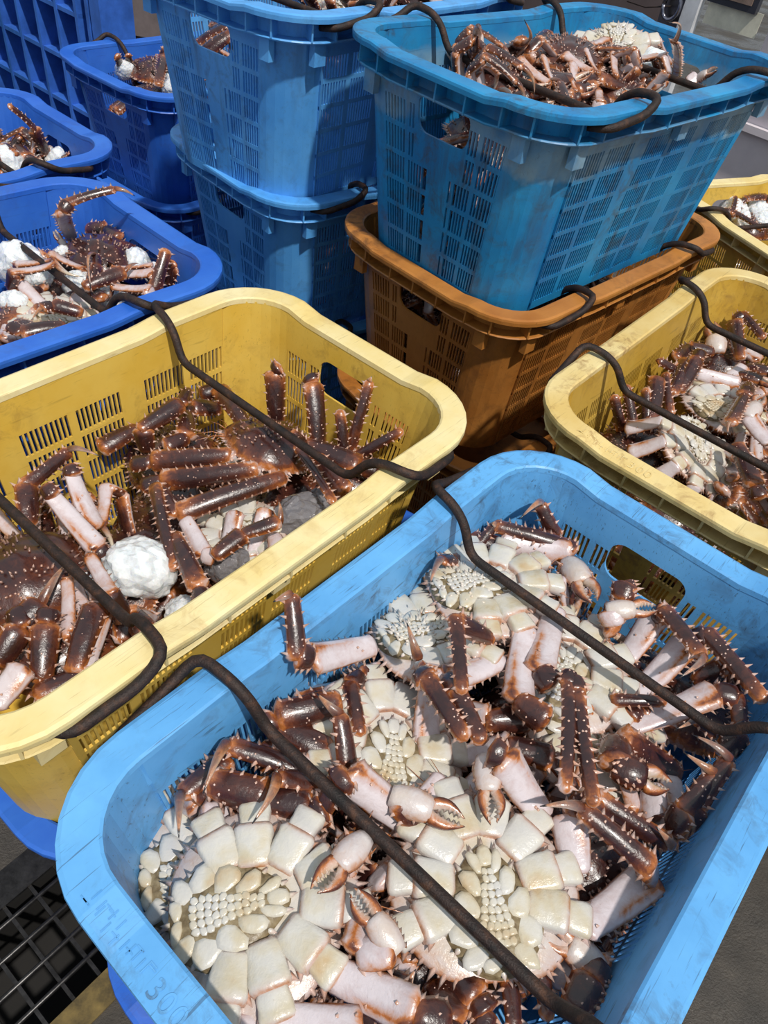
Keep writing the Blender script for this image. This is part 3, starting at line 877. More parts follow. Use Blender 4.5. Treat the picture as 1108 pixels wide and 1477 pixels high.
def heap(key, label, n, h, seed, xr=(-.27, .27), yr=(-.055, .055), scale=1.0, flipp=.4, jz=.03):
    rng = np.random.default_rng(seed); pts = []
    for k in range(n):
        best = None
        for _ in range(25):
            p = np.array([xr[0]+(xr[1]-xr[0])*rng.random(), yr[0]+(yr[1]-yr[0])*rng.random()])
            dm = min([np.linalg.norm(p-q) for q in pts] or [9])
            if best is None or dm > best[0]: best = (dm, p)
        p = best[1]; pts.append(p)
        heap_crab(key, int(rng.integers(5)), (p[0], p[1], h-.03*rng.random()), rng.random()*6.28, (rng.normal()*.25, rng.normal()*.25), rng.random() < flipp, label, scale)

# --- front light blue crate -----------------------------------------
crab('A', 'upturned king crab in the middle front of the light blue crate, belly plates facing up', (699, 1282, -9), (684, 1196, -9), [
    ('+1', 'Mc', [(727, 1092, -3), (707, 1082, -3)]), ('+0', 'cK', [(701, 1098, -5), (711, 1188, -5)]),
    ('-0', 'McK', [(602, 1184, -8), (573, 1150, -6), (670, 1188, -6)]),
    ('-1', 'Mcp', [(502, 1116, -4), (488, 1130, -5), (452, 1192, -9)]), ('-2', 'Mc', [(548, 1262, -10), (525, 1278, -12)]), ('-3', 'M', [(556, 1322, -12)]),
    ('+2', 'Mcpd', [(822, 1176, -7), (864, 1156, -7), (966, 1218, -9), (946, 1192, -6)]),
    ('+3', 'MCpd', [(984, 1298, -9), (931, 1245, -6), (838, 1166, -4), (779, 1163, -3)])], cw=.188)
crab('A', 'upturned king crab at the lettered end of the light blue crate, orange pincer open', (345, 1334, -9), (440, 1310, -8), [
    ('+0', 'MCK', [(519, 1376, -6), (569, 1366, -5), (509, 1284, -4)]), ('+1', 'Mc', [(600, 1464, -5), (645, 1476, -6)]),
    ('+2', 'M', [(520, 1492, -7)]), ('+3', 'M', [(365, 1520, -10)]),
    ('-0', 'McK', [(475, 1256, -8), (522, 1214, -5), (452, 1284, -4)]), ('-1', 'Mc', [(448, 1180, -8), (472, 1166, -7)]),
    ('-2', 'M', [(420, 1178, -10)]), ('-3', 'M', [(352, 1180, -12)])], cw=.185)
crab('A', 'grey-stained upturned crab wedged under another against the lettered crate end', (288, 1290, -14), (380, 1265, -14), [
    ('-3', 'Mcpd', [(288, 1154, -10), (325, 1098, -8), (241, 1125, -8), (258, 1208, -6)]),
    ('-2', 'Mcpd', [(362, 1158, -10), (436, 1113, -8), (326, 1073, -6), (293, 1145, -5)]),
    ('-1', 'Mcpd', [(402, 1150, -10), (452, 1130, -8), (398, 1122, -6), (364, 1188, -5)]),
    (None, 'mc', [(300, 1127, -8), (385, 1152, -8), (450, 1164, -8)])], cw=.19)
crab('A', 'pale crab half hidden in the middle of the light blue crate', (560, 1085, -11), (562, 1008, -11), [
    ('+1', 'Mc', [(705, 1040, -9), (765, 1036, -9)]), ('+0', 'M', [(640, 985, -11)]), ('+2', 'Mcp', [(735, 1076, -8), (798, 1094, -8), (830, 1140, -9)]), ('+3', 'M', [(715, 1115, -10)]),
    (None, 'pd', [(501, 1108, -7), (490, 1030, -4), (457, 1000, -3)]), (None, 'mc', [(492, 1012, -7), (398, 1036, -7), (380, 1052, -8)]),
    (None, 'm', [(396, 1046, -8), (478, 1086, -9)]), (None, 'cp', [(372, 1080, -9), (395, 1098, -9), (470, 1124, -9)])], cw=.18, roll=12)
crab('A', 'spiny white-bellied crab with one leg hooked over the rim towards the yellow crate', (578, 884, -9), (652, 872, -9), [
    (None, 'Mcpd', [(540, 930, -6), (449, 950, -2), (428, 944, -1), (420, 858, 3), (394, 868, 3)]),
    ('+2', 'Mcp', [(605, 972, -5), (618, 982, -4), (672, 1066, -4)]), ('+1', 'Mcp', [(645, 978, -5), (660, 1000, -4), (696, 1072, -4)])], cw=.17, spiky=1.0, roll=-14)
crab('A', 'white-bellied crab under the far bail of the light blue crate', (692, 842, -8), (772, 828, -8), [
    ('+3', 'cp', [(658, 897, -2), (666, 1000, -3)], .8), ('+2', 'Mc', [(748, 1012, -5), (790, 1042, -5)]), ('+1', 'Mc', [(778, 968, -5), (798, 990, -5)]),
    ('-1', 'Mcpd', [(824, 800, -8), (815, 788, -8), (712, 758, -7), (690, 742, -6)]), ('-2', 'mcpd', [(735, 792, -10), (800, 772, -9), (779, 727, -5), (750, 748, -3)]),
    ('-3', 'mcpd', [(662, 822, -9), (627, 792, -7), (612, 792, -5), (619, 845, -4)]), (None, 'd', [(604, 952, -2), (587, 898, 1)])], cw=.18, spiky=.6, roll=-8)
crab('A', 'crab stretching long pale legs to the far corner of the light blue crate', (812, 972, -11), (836, 892, -11), [
    ('+0', 'MCK', [(886, 902, -7), (880, 880, -6), (948, 878, -5)]), ('+1', 'Mcpd', [(946, 888, -8), (960, 884, -6), (1013, 948, -5), (980, 978, -4)]),
    ('+2', 'Mcp', [(992, 926, -8), (1022, 918, -6), (1104, 1012, -5)]), ('+3', 'Mcp', [(1033, 998, -7), (1062, 1004, -7), (1080, 1060, -8)]),
    ('-0', 'cK', [(823, 814, -7), (857, 869, -5)]), (None, 'cp', [(822, 968, -3), (820, 990, -3), (815, 1142, -3)], .75), (None, 'cp', [(826, 975, -3), (832, 1000, -3), (857, 1162, -3)], .8),
    (None, 'cp', [(896, 868, -6), (903, 842, -5), (912, 856, -5)])], cw=.18)
crab('A', 'brown-knuckled crab by the shaded long wall of the light blue crate', (852, 1062, -13), (920, 1118, -14), [
    ('-0', 'mck', [(888, 1072, -9), (890, 1108, -7), (968, 1132, -7)], 1.4), ('-3', 'M', [(905, 1035, -11)]),
    (None, 'Mcpd', [(940, 1205, -12), (1004, 1226, -10), (1028, 1176, -8), (1052, 1096, -5), (1000, 1060, -4)]),
    (None, 'mcpd', [(930, 1190, -12), (966, 1198, -10), (988, 1168, -8), (1031, 1115, -6), (986, 1085, -5)]), (None, 'M', [(942, 1130, -10), (940, 1192, -11)]), (None, 'M', [(968, 1120, -11), (975, 1180, -12)])], cw=.175)
crab('A', 'dark brown crab right side up beside the empty near corner of the light blue crate', (872, 1288, -15), (868, 1345, -16), [
    (None, 'cK', [(905, 1440, -12), (880, 1412, -10), (781, 1334, -8)], 1.1), (None, 'Mc', [(795, 1402, -12), (888, 1446, -11), (905, 1440, -11)]),
    (None, 'mc', [(830, 1466, -9), (895, 1450, -9), (905, 1430, -10)]), (None, 'cp', [(775, 1390, -11), (780, 1400, -10), (790, 1470, -10)], .8),
    (None, 'mcp', [(905, 1350, -15), (880, 1380, -13), (860, 1372, -13), (905, 1330, -13)], .8)], flip='d', cw=.17)
crab('A', 'dark crab under the near bail with folded brown legs, between two upturned ones', (590, 1400, -16), (530, 1350, -16), [
    (None, 'mc', [(520, 1330, -12), (470, 1322, -11), (452, 1338, -11)]), (None, 'pd', [(545, 1330, -11), (500, 1318, -10), (470, 1330, -10)], .8), (None, 'mcp', [(640, 1390, -11), (690, 1440, -9), (702, 1462, -9), (690, 1500, -9)]),
    (None, 'mc', [(620, 1420, -11), (660, 1478, -9), (650, 1500, -9)]), (None, 'cpd', [(540, 1420, -10), (548, 1405, -8), (590, 1418, -7), (600, 1398, -6)], .8), (None, 'mp', [(760, 1380, -12), (735, 1420, -10), (742, 1490, -10)], .9)], flip='d', cw=.16, belly=False)
crab('A', 'brown crab squeezed in the far right-hand corner of the light blue crate', (1015, 1010, -17), (960, 1040, -17), [
    (None, 'mcp', [(1000, 985, -11), (1045, 962, -8), (1060, 972, -7), (1066, 1040, -8)], .9), (None, 'pd', [(1030, 1060, -9), (1000, 1038, -7), (975, 1052, -6)], .8), (None, 'mc', [(985, 1030, -12), (920, 1022, -10), (905, 1035, -10)]),
    (None, 'mc', [(1080, 1120, -10), (1076, 1060, -8), (1060, 1045, -8)]), (None, 'p', [(880, 1010, -9), (960, 1012, -8)], .8)], flip='d', cw=.16, belly=False)
crab('A', 'dark crab against the slotted long wall behind the spiny white one', (500, 1000, -17), (560, 980, -17), [
    (None, 'mc', [(500, 1000, -11), (425, 1020, -9), (400, 1040, -9)]), (None, 'mcp', [(545, 985, -12), (520, 975, -9), (505, 990, -8), (520, 1060, -8)], .9), (None, 'mp', [(610, 850, -12), (640, 800, -9), (690, 785, -8)], .8), (None, 'pd', [(650, 770, -9), (700, 748, -7), (688, 738, -6)], .8)], flip='d', cw=.16, belly=False)
heap('A', 'dark crab buried beneath the top layer in the light blue crate', 11, -.20, 3, (-.26, .30), (-.05, .05), .92, 1.1)

# --- yellow crate ------------------------------------------------------
crab('B', 'big brown crab right side up with wet dark carapace under the yellow crate bail', (392, 648, -12), (332, 628, -11), [
    ('+1', 'mc', [(218, 666, -12), (190, 670, -13)]), ('+2', 'mc', [(232, 694, -13), (205, 702, -14)]), ('+3', 'mcp', [(254, 742, -12), (226, 706, -11), (252, 822, -11)]),
    ('-1', 'mc', [(315, 560, -13), (290, 570, -14)]), (None, 'mc', [(400, 625, -15), (396, 535, -5), (404, 528, -4)], 1.0), (None, 'mc', [(460, 655, -15), (451, 552, -6), (448, 545, -6)], 1.05)], flip='d', cw=.155, roll=18, belly=False)
crab('B', 'crab with white upturned belly joints low by the sunlit yellow rim', (352, 772, -16), (300, 790, -17), [
    ('-2', 'M', [(385, 735, -12)]), ('-1', 'M', [(340, 738, -12)]), (None, 'MC', [(266, 748, -12), (292, 800, -12), (310, 804, -12)]), (None, 'mcd', [(308, 804, -11), (352, 770, -10), (404, 752, -9), (402, 722, -8)]),
    (None, 'mc', [(250, 770, -11), (288, 850, -10), (292, 872, -10)]), (None, 'C', [(395, 770, -12), (402, 800, -12)])], cw=.135)
crab('B', 'brown crab with stumpy legs pointing up beside the yellow crate hand hole', (500, 690, -18), (440, 712, -18), [
    (None, 'pd', [(503, 655, -14), (541, 545, -3), (545, 538, -2)]), (None, 'p', [(510, 662, -14), (598, 610, -8)], .95), (None, 'p', [(500, 672, -15), (490, 592, -7)]),
    (None, 'mcp', [(440, 640, -11), (418, 628, -9), (432, 650, -9), (482, 726, -9)], .8), (None, 'mc', [(432, 640, -12), (520, 672, -12), (545, 680, -13)], 1.2), (None, 'm', [(455, 655, -12), (500, 712, -13)])], flip='d', cw=.155)
crab('B', 'crab with angular brown knees in front of the yellow slotted wall', (235, 655, -19), (290, 640, -18), [
    (None, 'mcp', [(212, 652, -14), (206, 618, -10), (262, 582, -9), (272, 562, -9)]), (None, 'mc', [(268, 592, -12), (268, 632, -12), (238, 646, -12)]), (None, 'm', [(200, 618, -14), (132, 638, -15)]), (None, 'mc', [(318, 590, -14), (275, 588, -12), (260, 600, -12)])], flip='d', cw=.16)
crab('B', 'pale-legged crab with pink spines at the picture edge of the yellow crate', (40, 838, -13), (95, 862, -13), [
    ('-0', 'm', [(125, 820, -12)]), (None, 'cMc', [(64, 700, -7), (78, 718, -8), (142, 790, -11), (150, 800, -12)], .85), (None, 'cM', [(100, 670, -7), (106, 688, -8), (138, 762, -11)], .85),
    (None, 'mpd', [(40, 760, -11), (38, 700, -9), (100, 650, -8), (144, 658, -7)]), (None, 'md', [(20, 915, -10), (60, 870, -9), (96, 812, -8)], 1.1)], cw=.165, flip='d', belly=False)
crab('B', 'dark brown crab with stacked legs in the bottom corner of the yellow crate', (90, 925, -17), (150, 925, -17), [
    (None, 'mc', [(106, 972, -11), (140, 872, -9), (152, 860, -9)]), (None, 'M', [(122, 968, -11), (150, 868, -9)], .9), (None, 'mc', [(60, 985, -12), (66, 900, -9), (72, 882, -9)]), (None, 'm', [(48, 1002, -12), (175, 960, -12)]),
    (None, 'mc', [(178, 930, -13), (186, 882, -12), (214, 915, -12)], 1.1), (None, 'M', [(-10, 1020, -11), (34, 962, -10)]), (None, 'mc', [(-5, 960, -11), (30, 905, -9), (24, 880, -9)])], flip='d', cw=.16)
heap('B', 'dark crab buried low in the yellow crate under the others', 10, -.195, 5, (-.28, .28), (-.055, .055), .9, 1.1)

# --- mustard crate on the right-hand side ---------------------------------
crab('C', 'dark purple-brown crab sitting upright in the near corner of the mustard crate', (924, 652, -17), (928, 600, -15), [
    (None, 'p', [(897, 622, -14), (885, 570, -8)]), (None, 'p', [(914, 618, -13), (903, 556, -7)]), (None, 'p', [(933, 620, -13), (932, 560, -8)]), (None, 'p', [(966, 600, -12), (960, 538, -8)]), (None, 'm', [(938, 615, -12), (948, 545, -8)])], flip='d', cw=.155, belly=False)
crab('C', 'crab on its side showing white belly joints and pink spiny edge in the mustard crate', (1000, 650, -12), (1010, 700, -14), [
    ('-1', 'M', [(1042, 705, -12)]), ('-2', 'M', [(1062, 688, -12)]), ('-3', 'M', [(1068, 660, -11)]), (None, 'mc', [(1062, 640, -8), (1090, 702, -9), (1096, 720, -10)]), (None, 'M', [(1080, 655, -10), (1098, 715, -11)])], cw=.155, roll=-20, spiky=.5)
crab('C', 'belly-up crab with a row of white joint lobes in the middle of the mustard crate', (1040, 590, -13), (1090, 575, -13), [
    (None, 'MK', [(1110, 640, -9), (1080, 600, -8), (1102, 570, -7)]), (None, 'mcd', [(1080, 555, -9), (1074, 572, -8), (1052, 612, -7), (1050, 628, -6)]), (None, 'M', [(1006, 538, -10), (1066, 556, -11)]),
    (None, 'mc', [(978, 566, -11), (1006, 518, -8), (1010, 508, -8)]), (None, 'm', [(968, 570, -11), (992, 520, -9)]), (None, 'mpd', [(1000, 540, -12), (972, 534, -10), (950, 520, -8), (936, 512, -8)]), ('-2', 'M', [(1030, 545, -11)]), ('-1', 'M', [(1075, 530, -11)])], cw=.155)
crab('C', 'brown crab with a raised knee under the far bail of the mustard crate', (1045, 500, -17), (1100, 500, -17), [
    (None, 'mcp', [(1068, 520, -12), (1060, 462, -8), (1072, 455, -7), (1102, 488, -8)]), (None, 'K', [(1035, 510, -13), (1008, 455, -10)], 1.2), (None, 'mc', [(1030, 508, -12), (990, 500, -12), (970, 515, -12)]), (None, 'M', [(1050, 480, -12), (1095, 520, -13)])], flip='d', cw=.155)
heap('C', 'dark crab buried low in the mustard crate under the others', 9, -.20, 11, (-.28, .28), (-.055, .055), .9, 1.1)

# --- grimy teal crate ------------------------------------------------------
crab('D', 'orange-pink spiny crab heaped in the middle of the grimy teal crate', (815, 88, -5), (760, 100, -6), [
    ('-1', 'mc', [(745, 70, -4), (720, 78, -4)]), ('+1', 'mc', [(730, 105, -6), (708, 100, -6)]), ('+2', 'mc', [(760, 130, -6), (735, 138, -7)]), ('-2', 'm', [(790, 50, -4)])], flip='d', cw=.155, belly=False)
crab('D', 'cream spiny-bellied crab beneath the far bail of the grimy teal crate', (885, 78, -5), (880, 110, -8), [
    ('-1', 'mc', [(935, 122, -7), (950, 118, -7)]), ('+1', 'mc', [(850, 128, -6), (830, 130, -6)]), (None, 'pd', [(985, 108, -8), (972, 60, 2), (965, 33, 6)], .8), (None, 'MK', [(992, 120, -8), (1010, 112, -7), (1035, 100, -4)])], cw=.17, spiky=1.2, roll=10)
crab('D', 'dark crab nearest the hand hole of the grimy teal crate', (735, 128, -8), (690, 112, -9), [
    ('+1', 'mc', [(660, 118, -9), (645, 108, -8)]), ('-1', 'mcK', [(690, 85, -6), (684, 72, -3), (690, 44, 2)]), ('-2', 'mcd', [(745, 70, -5), (752, 60, -1), (756, 28, 4)]), (None, 'mc', [(625, 75, -10), (605, 62, -6), (612, 50, -5)])], flip='d', cw=.16, belly=False)
crab('D', 'brown crab lying along the near long rim of the grimy teal crate', (880, 135, -9), (930, 130, -10), [('+1', 'mc', [(935, 118, -6), (950, 125, -6)]), ('-1', 'mc', [(860, 112, -5), (840, 115, -5)])], flip='d', cw=.16, belly=False)
heap('D', 'brown crab tangled in the upper heap of the grimy teal crate', 7, -.105, 23, (-.26, .28), (-.06, .06), .85, .5)
heap('D', 'brown crab deeper in the grimy teal crate, seen in glimpses and through the slots', 12, -.15, 21, (-.24, .26), (-.065, .065), .95, .8)
heap('D', 'brown crab deeper in the grimy teal crate, seen in glimpses and through the slots', 6, -.27, 22, (-.26, .26), (-.05, .05), .85, .8)

# --- vivid blue crate behind the yellow one ---------------------------------
crab('F', 'pink crab in the vivid blue crate with one bent leg raised above the rim', (165, 372, -9), (205, 368, -9), [
    (None, 'Mcpd', [(104, 344, -8), (90, 305, 2), (100, 293, 3), (166, 273, 5), (195, 283, 4)], .9), (None, 'p', [(222, 422, -7), (240, 360, -1)], 1.2), (None, 'p', [(256, 405, -8), (270, 372, -3)], 1.1), (None, 'p', [(294, 402, -9), (294, 376, -4)], .7),
    (None, 'K', [(96, 360, -8), (78, 332, -5)], .8), (None, 'mc', [(125, 330, -7), (165, 328, -6), (190, 340, -6)]), (None, 'md', [(120, 415, -5), (180, 392, -4), (200, 380, -4)], .8)], cw=.165, flip='d', belly=False)
crab('F', 'upturned crab with white joints near the long rim of the vivid blue crate', (75, 462, -9), (50, 435, -9), [
    (None, 'Mc', [(30, 408, -6), (62, 446, -8), (70, 455, -8)]), ('+2', 'M', [(105, 425, -7)]), ('-2', 'M', [(10, 490, -8)]), ('+1', 'mc', [(135, 420, -7), (150, 432, -7)]), (None, 'mc', [(95, 470, -5), (30, 480, -5), (15, 470, -5)]), (None, 'mcd', [(120, 452, -5), (75, 440, -4), (60, 445, -4), (45, 462, -4)], .9)], cw=.135)
crab('F', 'brown crab between ice lumps in the middle of the vivid blue crate', (110, 395, -11), (70, 390, -11), [
    ('+1', 'mc', [(60, 420, -8), (45, 425, -8)]), ('-1', 'mc', [(60, 372, -8), (48, 375, -8)]), (None, 'mcd', [(130, 415, -6), (140, 385, -5), (138, 370, -5), (132, 420, -4)], .8)], flip='d', cw=.155, belly=False)
heap('F', 'reddish crab among the ice deeper in the vivid blue crate', 9, -.125, 31, (-.28, .30), (-.055, .055), .9, 1.1)

# --- the crates further back ---------------------------------------------------
crab('G', 'crab with one long leg pointing up in the blue crate at the picture edge', (20, 225, -10), (60, 225, -10), [(None, 'mp', [(68, 222, -8), (48, 185, -1), (12, 152, 5)], .9), (None, 'mc', [(20, 205, -7), (40, 228, -7), (52, 236, -7)]), (None, 'p', [(96, 232, -10), (100, 222, -6)], .6)], cw=.16)
heap('G', 'brown crab piled in the blue crate at the picture edge', 8, -.13, 41, (-.05, .32), (-.055, .055), .9, .5)
crab('H', 'red-brown crab with upright stumps in the deep blue crate before the pallet', (225, 108, -7), (200, 104, -7), [(None, 'p', [(170, 103, -8), (168, 80, -1)], 1.2), (None, 'p', [(186, 105, -8), (185, 78, -1)]), (None, 'mcd', [(230, 95, -5), (240, 70, 1), (252, 64, 1), (262, 80, 0)], .8), (None, 'mc', [(228, 125, -4), (236, 82, 0), (262, 100, -1)])], flip='d', cw=.17)
heap('H', 'reddish crab heaped in the deep blue crate before the pallet', 9, -.11, 51, (-.30, .30), (-.055, .055), .95, .7)
crab('K', 'thin-legged brown crab among ice lumps in the far yellow crate', (1075, 330, -12), (1100, 310, -12), [(None, 'mcp', [(1042, 262, -5), (1056, 275, -5), (1064, 290, -6), (1066, 312, -8)], .8), (None, 'mc', [(1068, 282, -5), (1100, 282, -5), (1112, 290, -5)]), (None, 'mp', [(1035, 305, -7), (1060, 308, -7), (1100, 332, -7)], .9), (None, 'p', [(1055, 310, -7), (1056, 280, -4)], .8)], cw=.15, flip='d')
heap('K', 'brown crab lying deep in the far yellow crate', 5, -.20, 61, (-.28, .28), (-.055, .055), .85, .6)
heap('J', 'crab showing over the rim of the upper sky blue crate', 5, -.09, 71, (-.22, .25), (-.05, .05), .95, .6)

crab('I', 'crab whose brown pincer shows in the hand hole of the lower sky blue crate', (370, 240, -13), (335, 262, -12), [(None, 'mcK', [(360, 262, -10), (345, 258, -8), (335, 262, -8), (316, 288, -9)], .9)], flip='d', cw=.16, belly=False)
heap('I', 'dark crab inside the lower sky blue crate, under the upper one', 4, -.19, 83, (-.20, .28), (-.05, .05), .9, 1.1)
heap('E', 'dark crab inside the orange crate, under the grimy teal one', 7, -.19, 84, (-.30, .30), (-.05, .05), .9, 1.1)

# ------------------------------------------------------------------ ice
def ice_mesh(seed, rough=.22):
    rng = np.random.default_rng(seed); bm = bmesh.new(); bmesh.ops.create_icosphere(bm, subdivisions=4, radius=1)
    K = rng.normal(size=(7, 3))*2.2; ph = rng.random(7)*6.28; am = rng.random(7)*rough*.5
    K2 = rng.normal(size=(9, 3))*8; p2 = rng.random(9)*6.28; CP = rng.normal(size=(170, 3)); CP /= np.linalg.norm(CP, axis=1)[:, None]; CH_ = rng.random(170)
    for v in bm.verts:
        c = np.array(v.co); f = 1+float((am*np.sin(K@c+ph)).sum())+.03*float(np.sin(K2@c+p2).sum())*.35+.13*(CH_[int(np.argmax(CP@c))]-.5)+.9*(float(np.max(CP@c))-.985)
        v.co = Vector(c*f*np.array([1, 1, .85]))
    me = bpy.data.meshes.new('ice_lump'); bm.to_mesh(me); bm.free()
    return me
ICEM = [ice_mesh(i, .22 if i else .12) for i in range(4)]
for m_ in ICEM: m_.materials.append(ICE)
def ice(key, px, py, h, r, label, i=1, mat=ICE):
    p = P3(key, (px, py, h)); o = bpy.data.objects.new('ice_lump', ICEM[i % 4]); COL.objects.link(o)
    o.location = p; o.scale = (r, r, r); o.rotation_euler = (px*.7, py*.3, px*.13+py)
    if mat is not ICE: o.material_slots[0].link = 'OBJECT'; o.material_slots[0].material = mat
    tag(o, label, 'ice', 'lumps of crushed ice')
ice('B', 203, 818, -13, .050, 'large white ball of crushed ice beside the near bail of the yellow crate', 0)
ice('B', 128, 852, -14, .034, 'melting ice lump next to the big ice ball in the yellow crate', 1)
ice('B', 262, 885, -17, .030, 'clear ice lump by the sunlit rim of the yellow crate', 2)
ice('B', 430, 745, -15, .042, 'grey slushy ice lump beside the long rim of the yellow crate', 3, SLUSH)
ice('B', 330, 815, -16, .034, 'dark wet slush lump under white crab joints in the yellow crate', 1, SLUSH)
ice('B', 465, 728, -16, .030, 'small grey slush lump under the stumpy-legged crab', 2, SLUSH)
for q, (x, y, r) in enumerate([(28, 382, .045), (58, 400, .030), (115, 412, .030), (160, 425, .026), (222, 372, .032), (20, 440, .028), (95, 372, .024), (255, 385, .022)]):
    ice('F', x, y, -8.5, r, ('ice lump among crabs in the vivid blue crate, nearest the picture edge', 'ice lump right of the biggest ice lump in the vivid blue crate', 'shaded ice lump in the middle of the vivid blue crate', 'ice lump by the near long rim of the vivid blue crate', 'upright ice chip behind the leg stumps in the vivid blue crate', 'ice lump under the bail of the vivid blue crate', 'ice chip beside the raised crab leg', 'ice chip between the leg stumps at the corner of the blue crate')[q], q)
for q, (x, y, r) in enumerate([(1030, 292, .045), (1052, 300, .035), (1085, 300, .050), (1100, 318, .035), (1070, 318, .03)]):
    ice('K', x, y, -9, r, ('leftmost ice lump in the far yellow crate', 'ice lump behind the thin upright crab leg in the far yellow crate', 'largest white ice lump in the far yellow crate', 'ice lump cut by the picture edge in the far yellow crate', 'lowest ice lump by the near rim of the far yellow crate')[q], q)
for q, (x, y, r) in enumerate([(180, 101, .030), (255, 128, .045), (240, 120, .030)]):
    ice('H', x, y, -6, r, ('small ice chip between two stumps in the deep blue crate', 'ice lump at the near rim of the deep blue crate', 'ice chip under the bent leg in the deep blue crate')[q], q)
for q, (x, y, r) in enumerate([(12, 240, .05), (90, 228, .028)]):
    ice('G', x, y, -9, r, ('ice lump in the blue crate cut by the picture edge', 'ice chip at the bail of the blue crate at the picture edge')[q], q)
ice('D', 935, 108, -7, .045, 'wet ice lump below the far bail of the grimy teal crate', 1)
ice('D', 870, 118, -9, .035, 'ice lump under the bail bar of the grimy teal crate', 2)

# ------------------------------------------------------------------ ground, drain, lower crates, background
def ground_mat():
    m, nt, b = new_mat('wet_concrete')
    tc = N(nt, 'ShaderNodeTexCoord'); v = tc.outputs['Object']
    n1 = noise(nt, v, 14, 6, .7); n2 = noise(nt, v, 190, 4, .7); n3 = noise(nt, v, 2.3, 4)
    r = ramp(nt, [(.30, (.022,.019,.015)), (.55, (.065,.055,.043)), (.75, (.12,.10,.075))]); nt.links.new(n1.outputs[0], r.inputs[0])
    c = mixc(nt, math_(nt, 'MULTIPLY', n2.outputs[0], .8), r.outputs[0], (.035,.03,.024)); nt.links.new(c, b.inputs['Base Color'])
    rr = ramp(nt, [(.4, (.25,)*3), (.6, (.75,)*3)]); nt.links.new(n3.outputs[0], rr.inputs[0]); nt.links.new(rr.outputs[0], b.inputs['Roughness'])
    bump(nt, b, n2.outputs[0], .8, .004); return m
GROUND = ground_mat()
def flat_mat(name, col, rough=.6, metal=0, var=.25, sc=8):
    m, nt, b = new_mat(name); tc = N(nt, 'ShaderNodeTexCoord'); n1 = noise(nt, tc.outputs['Object'], sc, 6, .65)
    r = ramp(nt, [(.3, tuple(q*(1-var) for q in col)), (.7, tuple(min(1, q*(1+var)) for q in col))]); nt.links.new(n1.outputs[0], r.inputs[0])
    nt.links.new(r.outputs[0], b.inputs['Base Color']); b.inputs['Roughness'].default_value = rough; b.inputs['Metallic'].default_value = metal
    bump(nt, b, n1.outputs[0], .15, .003); return m
# drain pit position
g0, g1, g2 = pix(107, 1359, 0), pix(77, 1321, 0), pix(50, 1345, 0)
e1 = unit((g0-g1)*[1, 1, 0]); e2 = np.array([e1[1], -e1[0], 0]);  e2 = e2 if e2@(g2-g1) > 0 else -e2
cell = (np.linalg.norm(g0-g1)+np.linalg.norm(g2-g1))/2
def gp(i, j, z=0.): return g1+e1*cell*i+e2*cell*j+np.array([0, 0, z])
I0, I1, J0, J1 = -1.55, 2.85, -4.2, 6.5
mb = MB()
B_ = 14.
cs_ = [gp(I0, J0), gp(I1, J0), gp(I1, J1), gp(I0, J1)]
ce = g1; far = [ce+(-e1-e2)*B_, ce+(e1-e2)*B_, ce+(e1+e2)*B_, ce+(-e1+e2)*B_]
cs2 = [gp(I0, J0), gp(I1, J0), gp(I1, J1), gp(I0, J1)]
V = [tuple(q) for q in far+cs2]
mb.add(V, [(0, 1, 5, 4), (1, 2, 6, 5), (2, 3, 7, 6), (3, 0, 4, 7)])
fl = mb.build('floor', GROUND, smooth=False); tag(fl, 'dark wet concrete yard floor', 'floor', kind='structure')
pit = MB(); d_ = np.array([0, 0, -.22])
pv = [tuple(q) for q in cs2]+[tuple(q+d_) for q in cs2]
pit.add(pv, [(0, 1, 5, 4), (1, 2, 6, 5), (2, 3, 7, 6), (3, 0, 4, 7), (4, 5, 6, 7)])
po = pit.build('floor_drain_pit', flat_mat('black_drain', (.008, .007, .006), .8), smooth=False); tag(po, 'dark drain channel under the grating', 'drain', kind='structure')
STEEL = flat_mat('wet_dark_steel', (.045, .043, .042), .35, .7, .5, 60)
gr = empty('drain_grating', tuple(gp(0, 0))); tag(gr, 'dark steel drain grating set in the wet concrete', 'grating')
org = gp(0, 0)
for j in np.arange(math.ceil(J0), math.floor(J1)+1):
    mb = MB(); R = np.stack([e1, e2, [0, 0, 1.]], 1); c = (gp(I0, j)+gp(I1, j))/2; mb.box(c-org+[0, 0, -.014], (cell*(I1-I0), .006, .026), R); mb.build('bearing_bar', STEEL, gr, smooth=False)
for i in np.arange(math.ceil(I0), math.floor(I1)+1):
    mb = MB(); P = np.array([gp(i, J0), gp(i, (J0+J1)/2), gp(i, J1)])-org+[0, 0, -.003]; mb.tube(P, .0042, 6); mb.build('cross_rod', STEEL, gr)
mb = MB(); c = (gp(I0, J0)+gp(I0, J1))/2; mb.box(c-org-e1*.025+[0, 0, .001], (.055, cell*(J1-J0), .006), np.stack([e1, e2, [0, 0, 1.]], 1)); mb.build('frame', STEEL, gr, smooth=False)
mb = MB(); c = (gp(I1, J0)+gp(I1, J1))/2; mb.box(c-org+e1*.020+[0, 0, .001], (.045, cell*(J1-J0), .006), np.stack([e1, e2, [0, 0, 1.]], 1)); mb.build('frame', flat_mat('mossy_frame', (.11, .075, .02), .7, 0, .8, 30), gr, smooth=False)

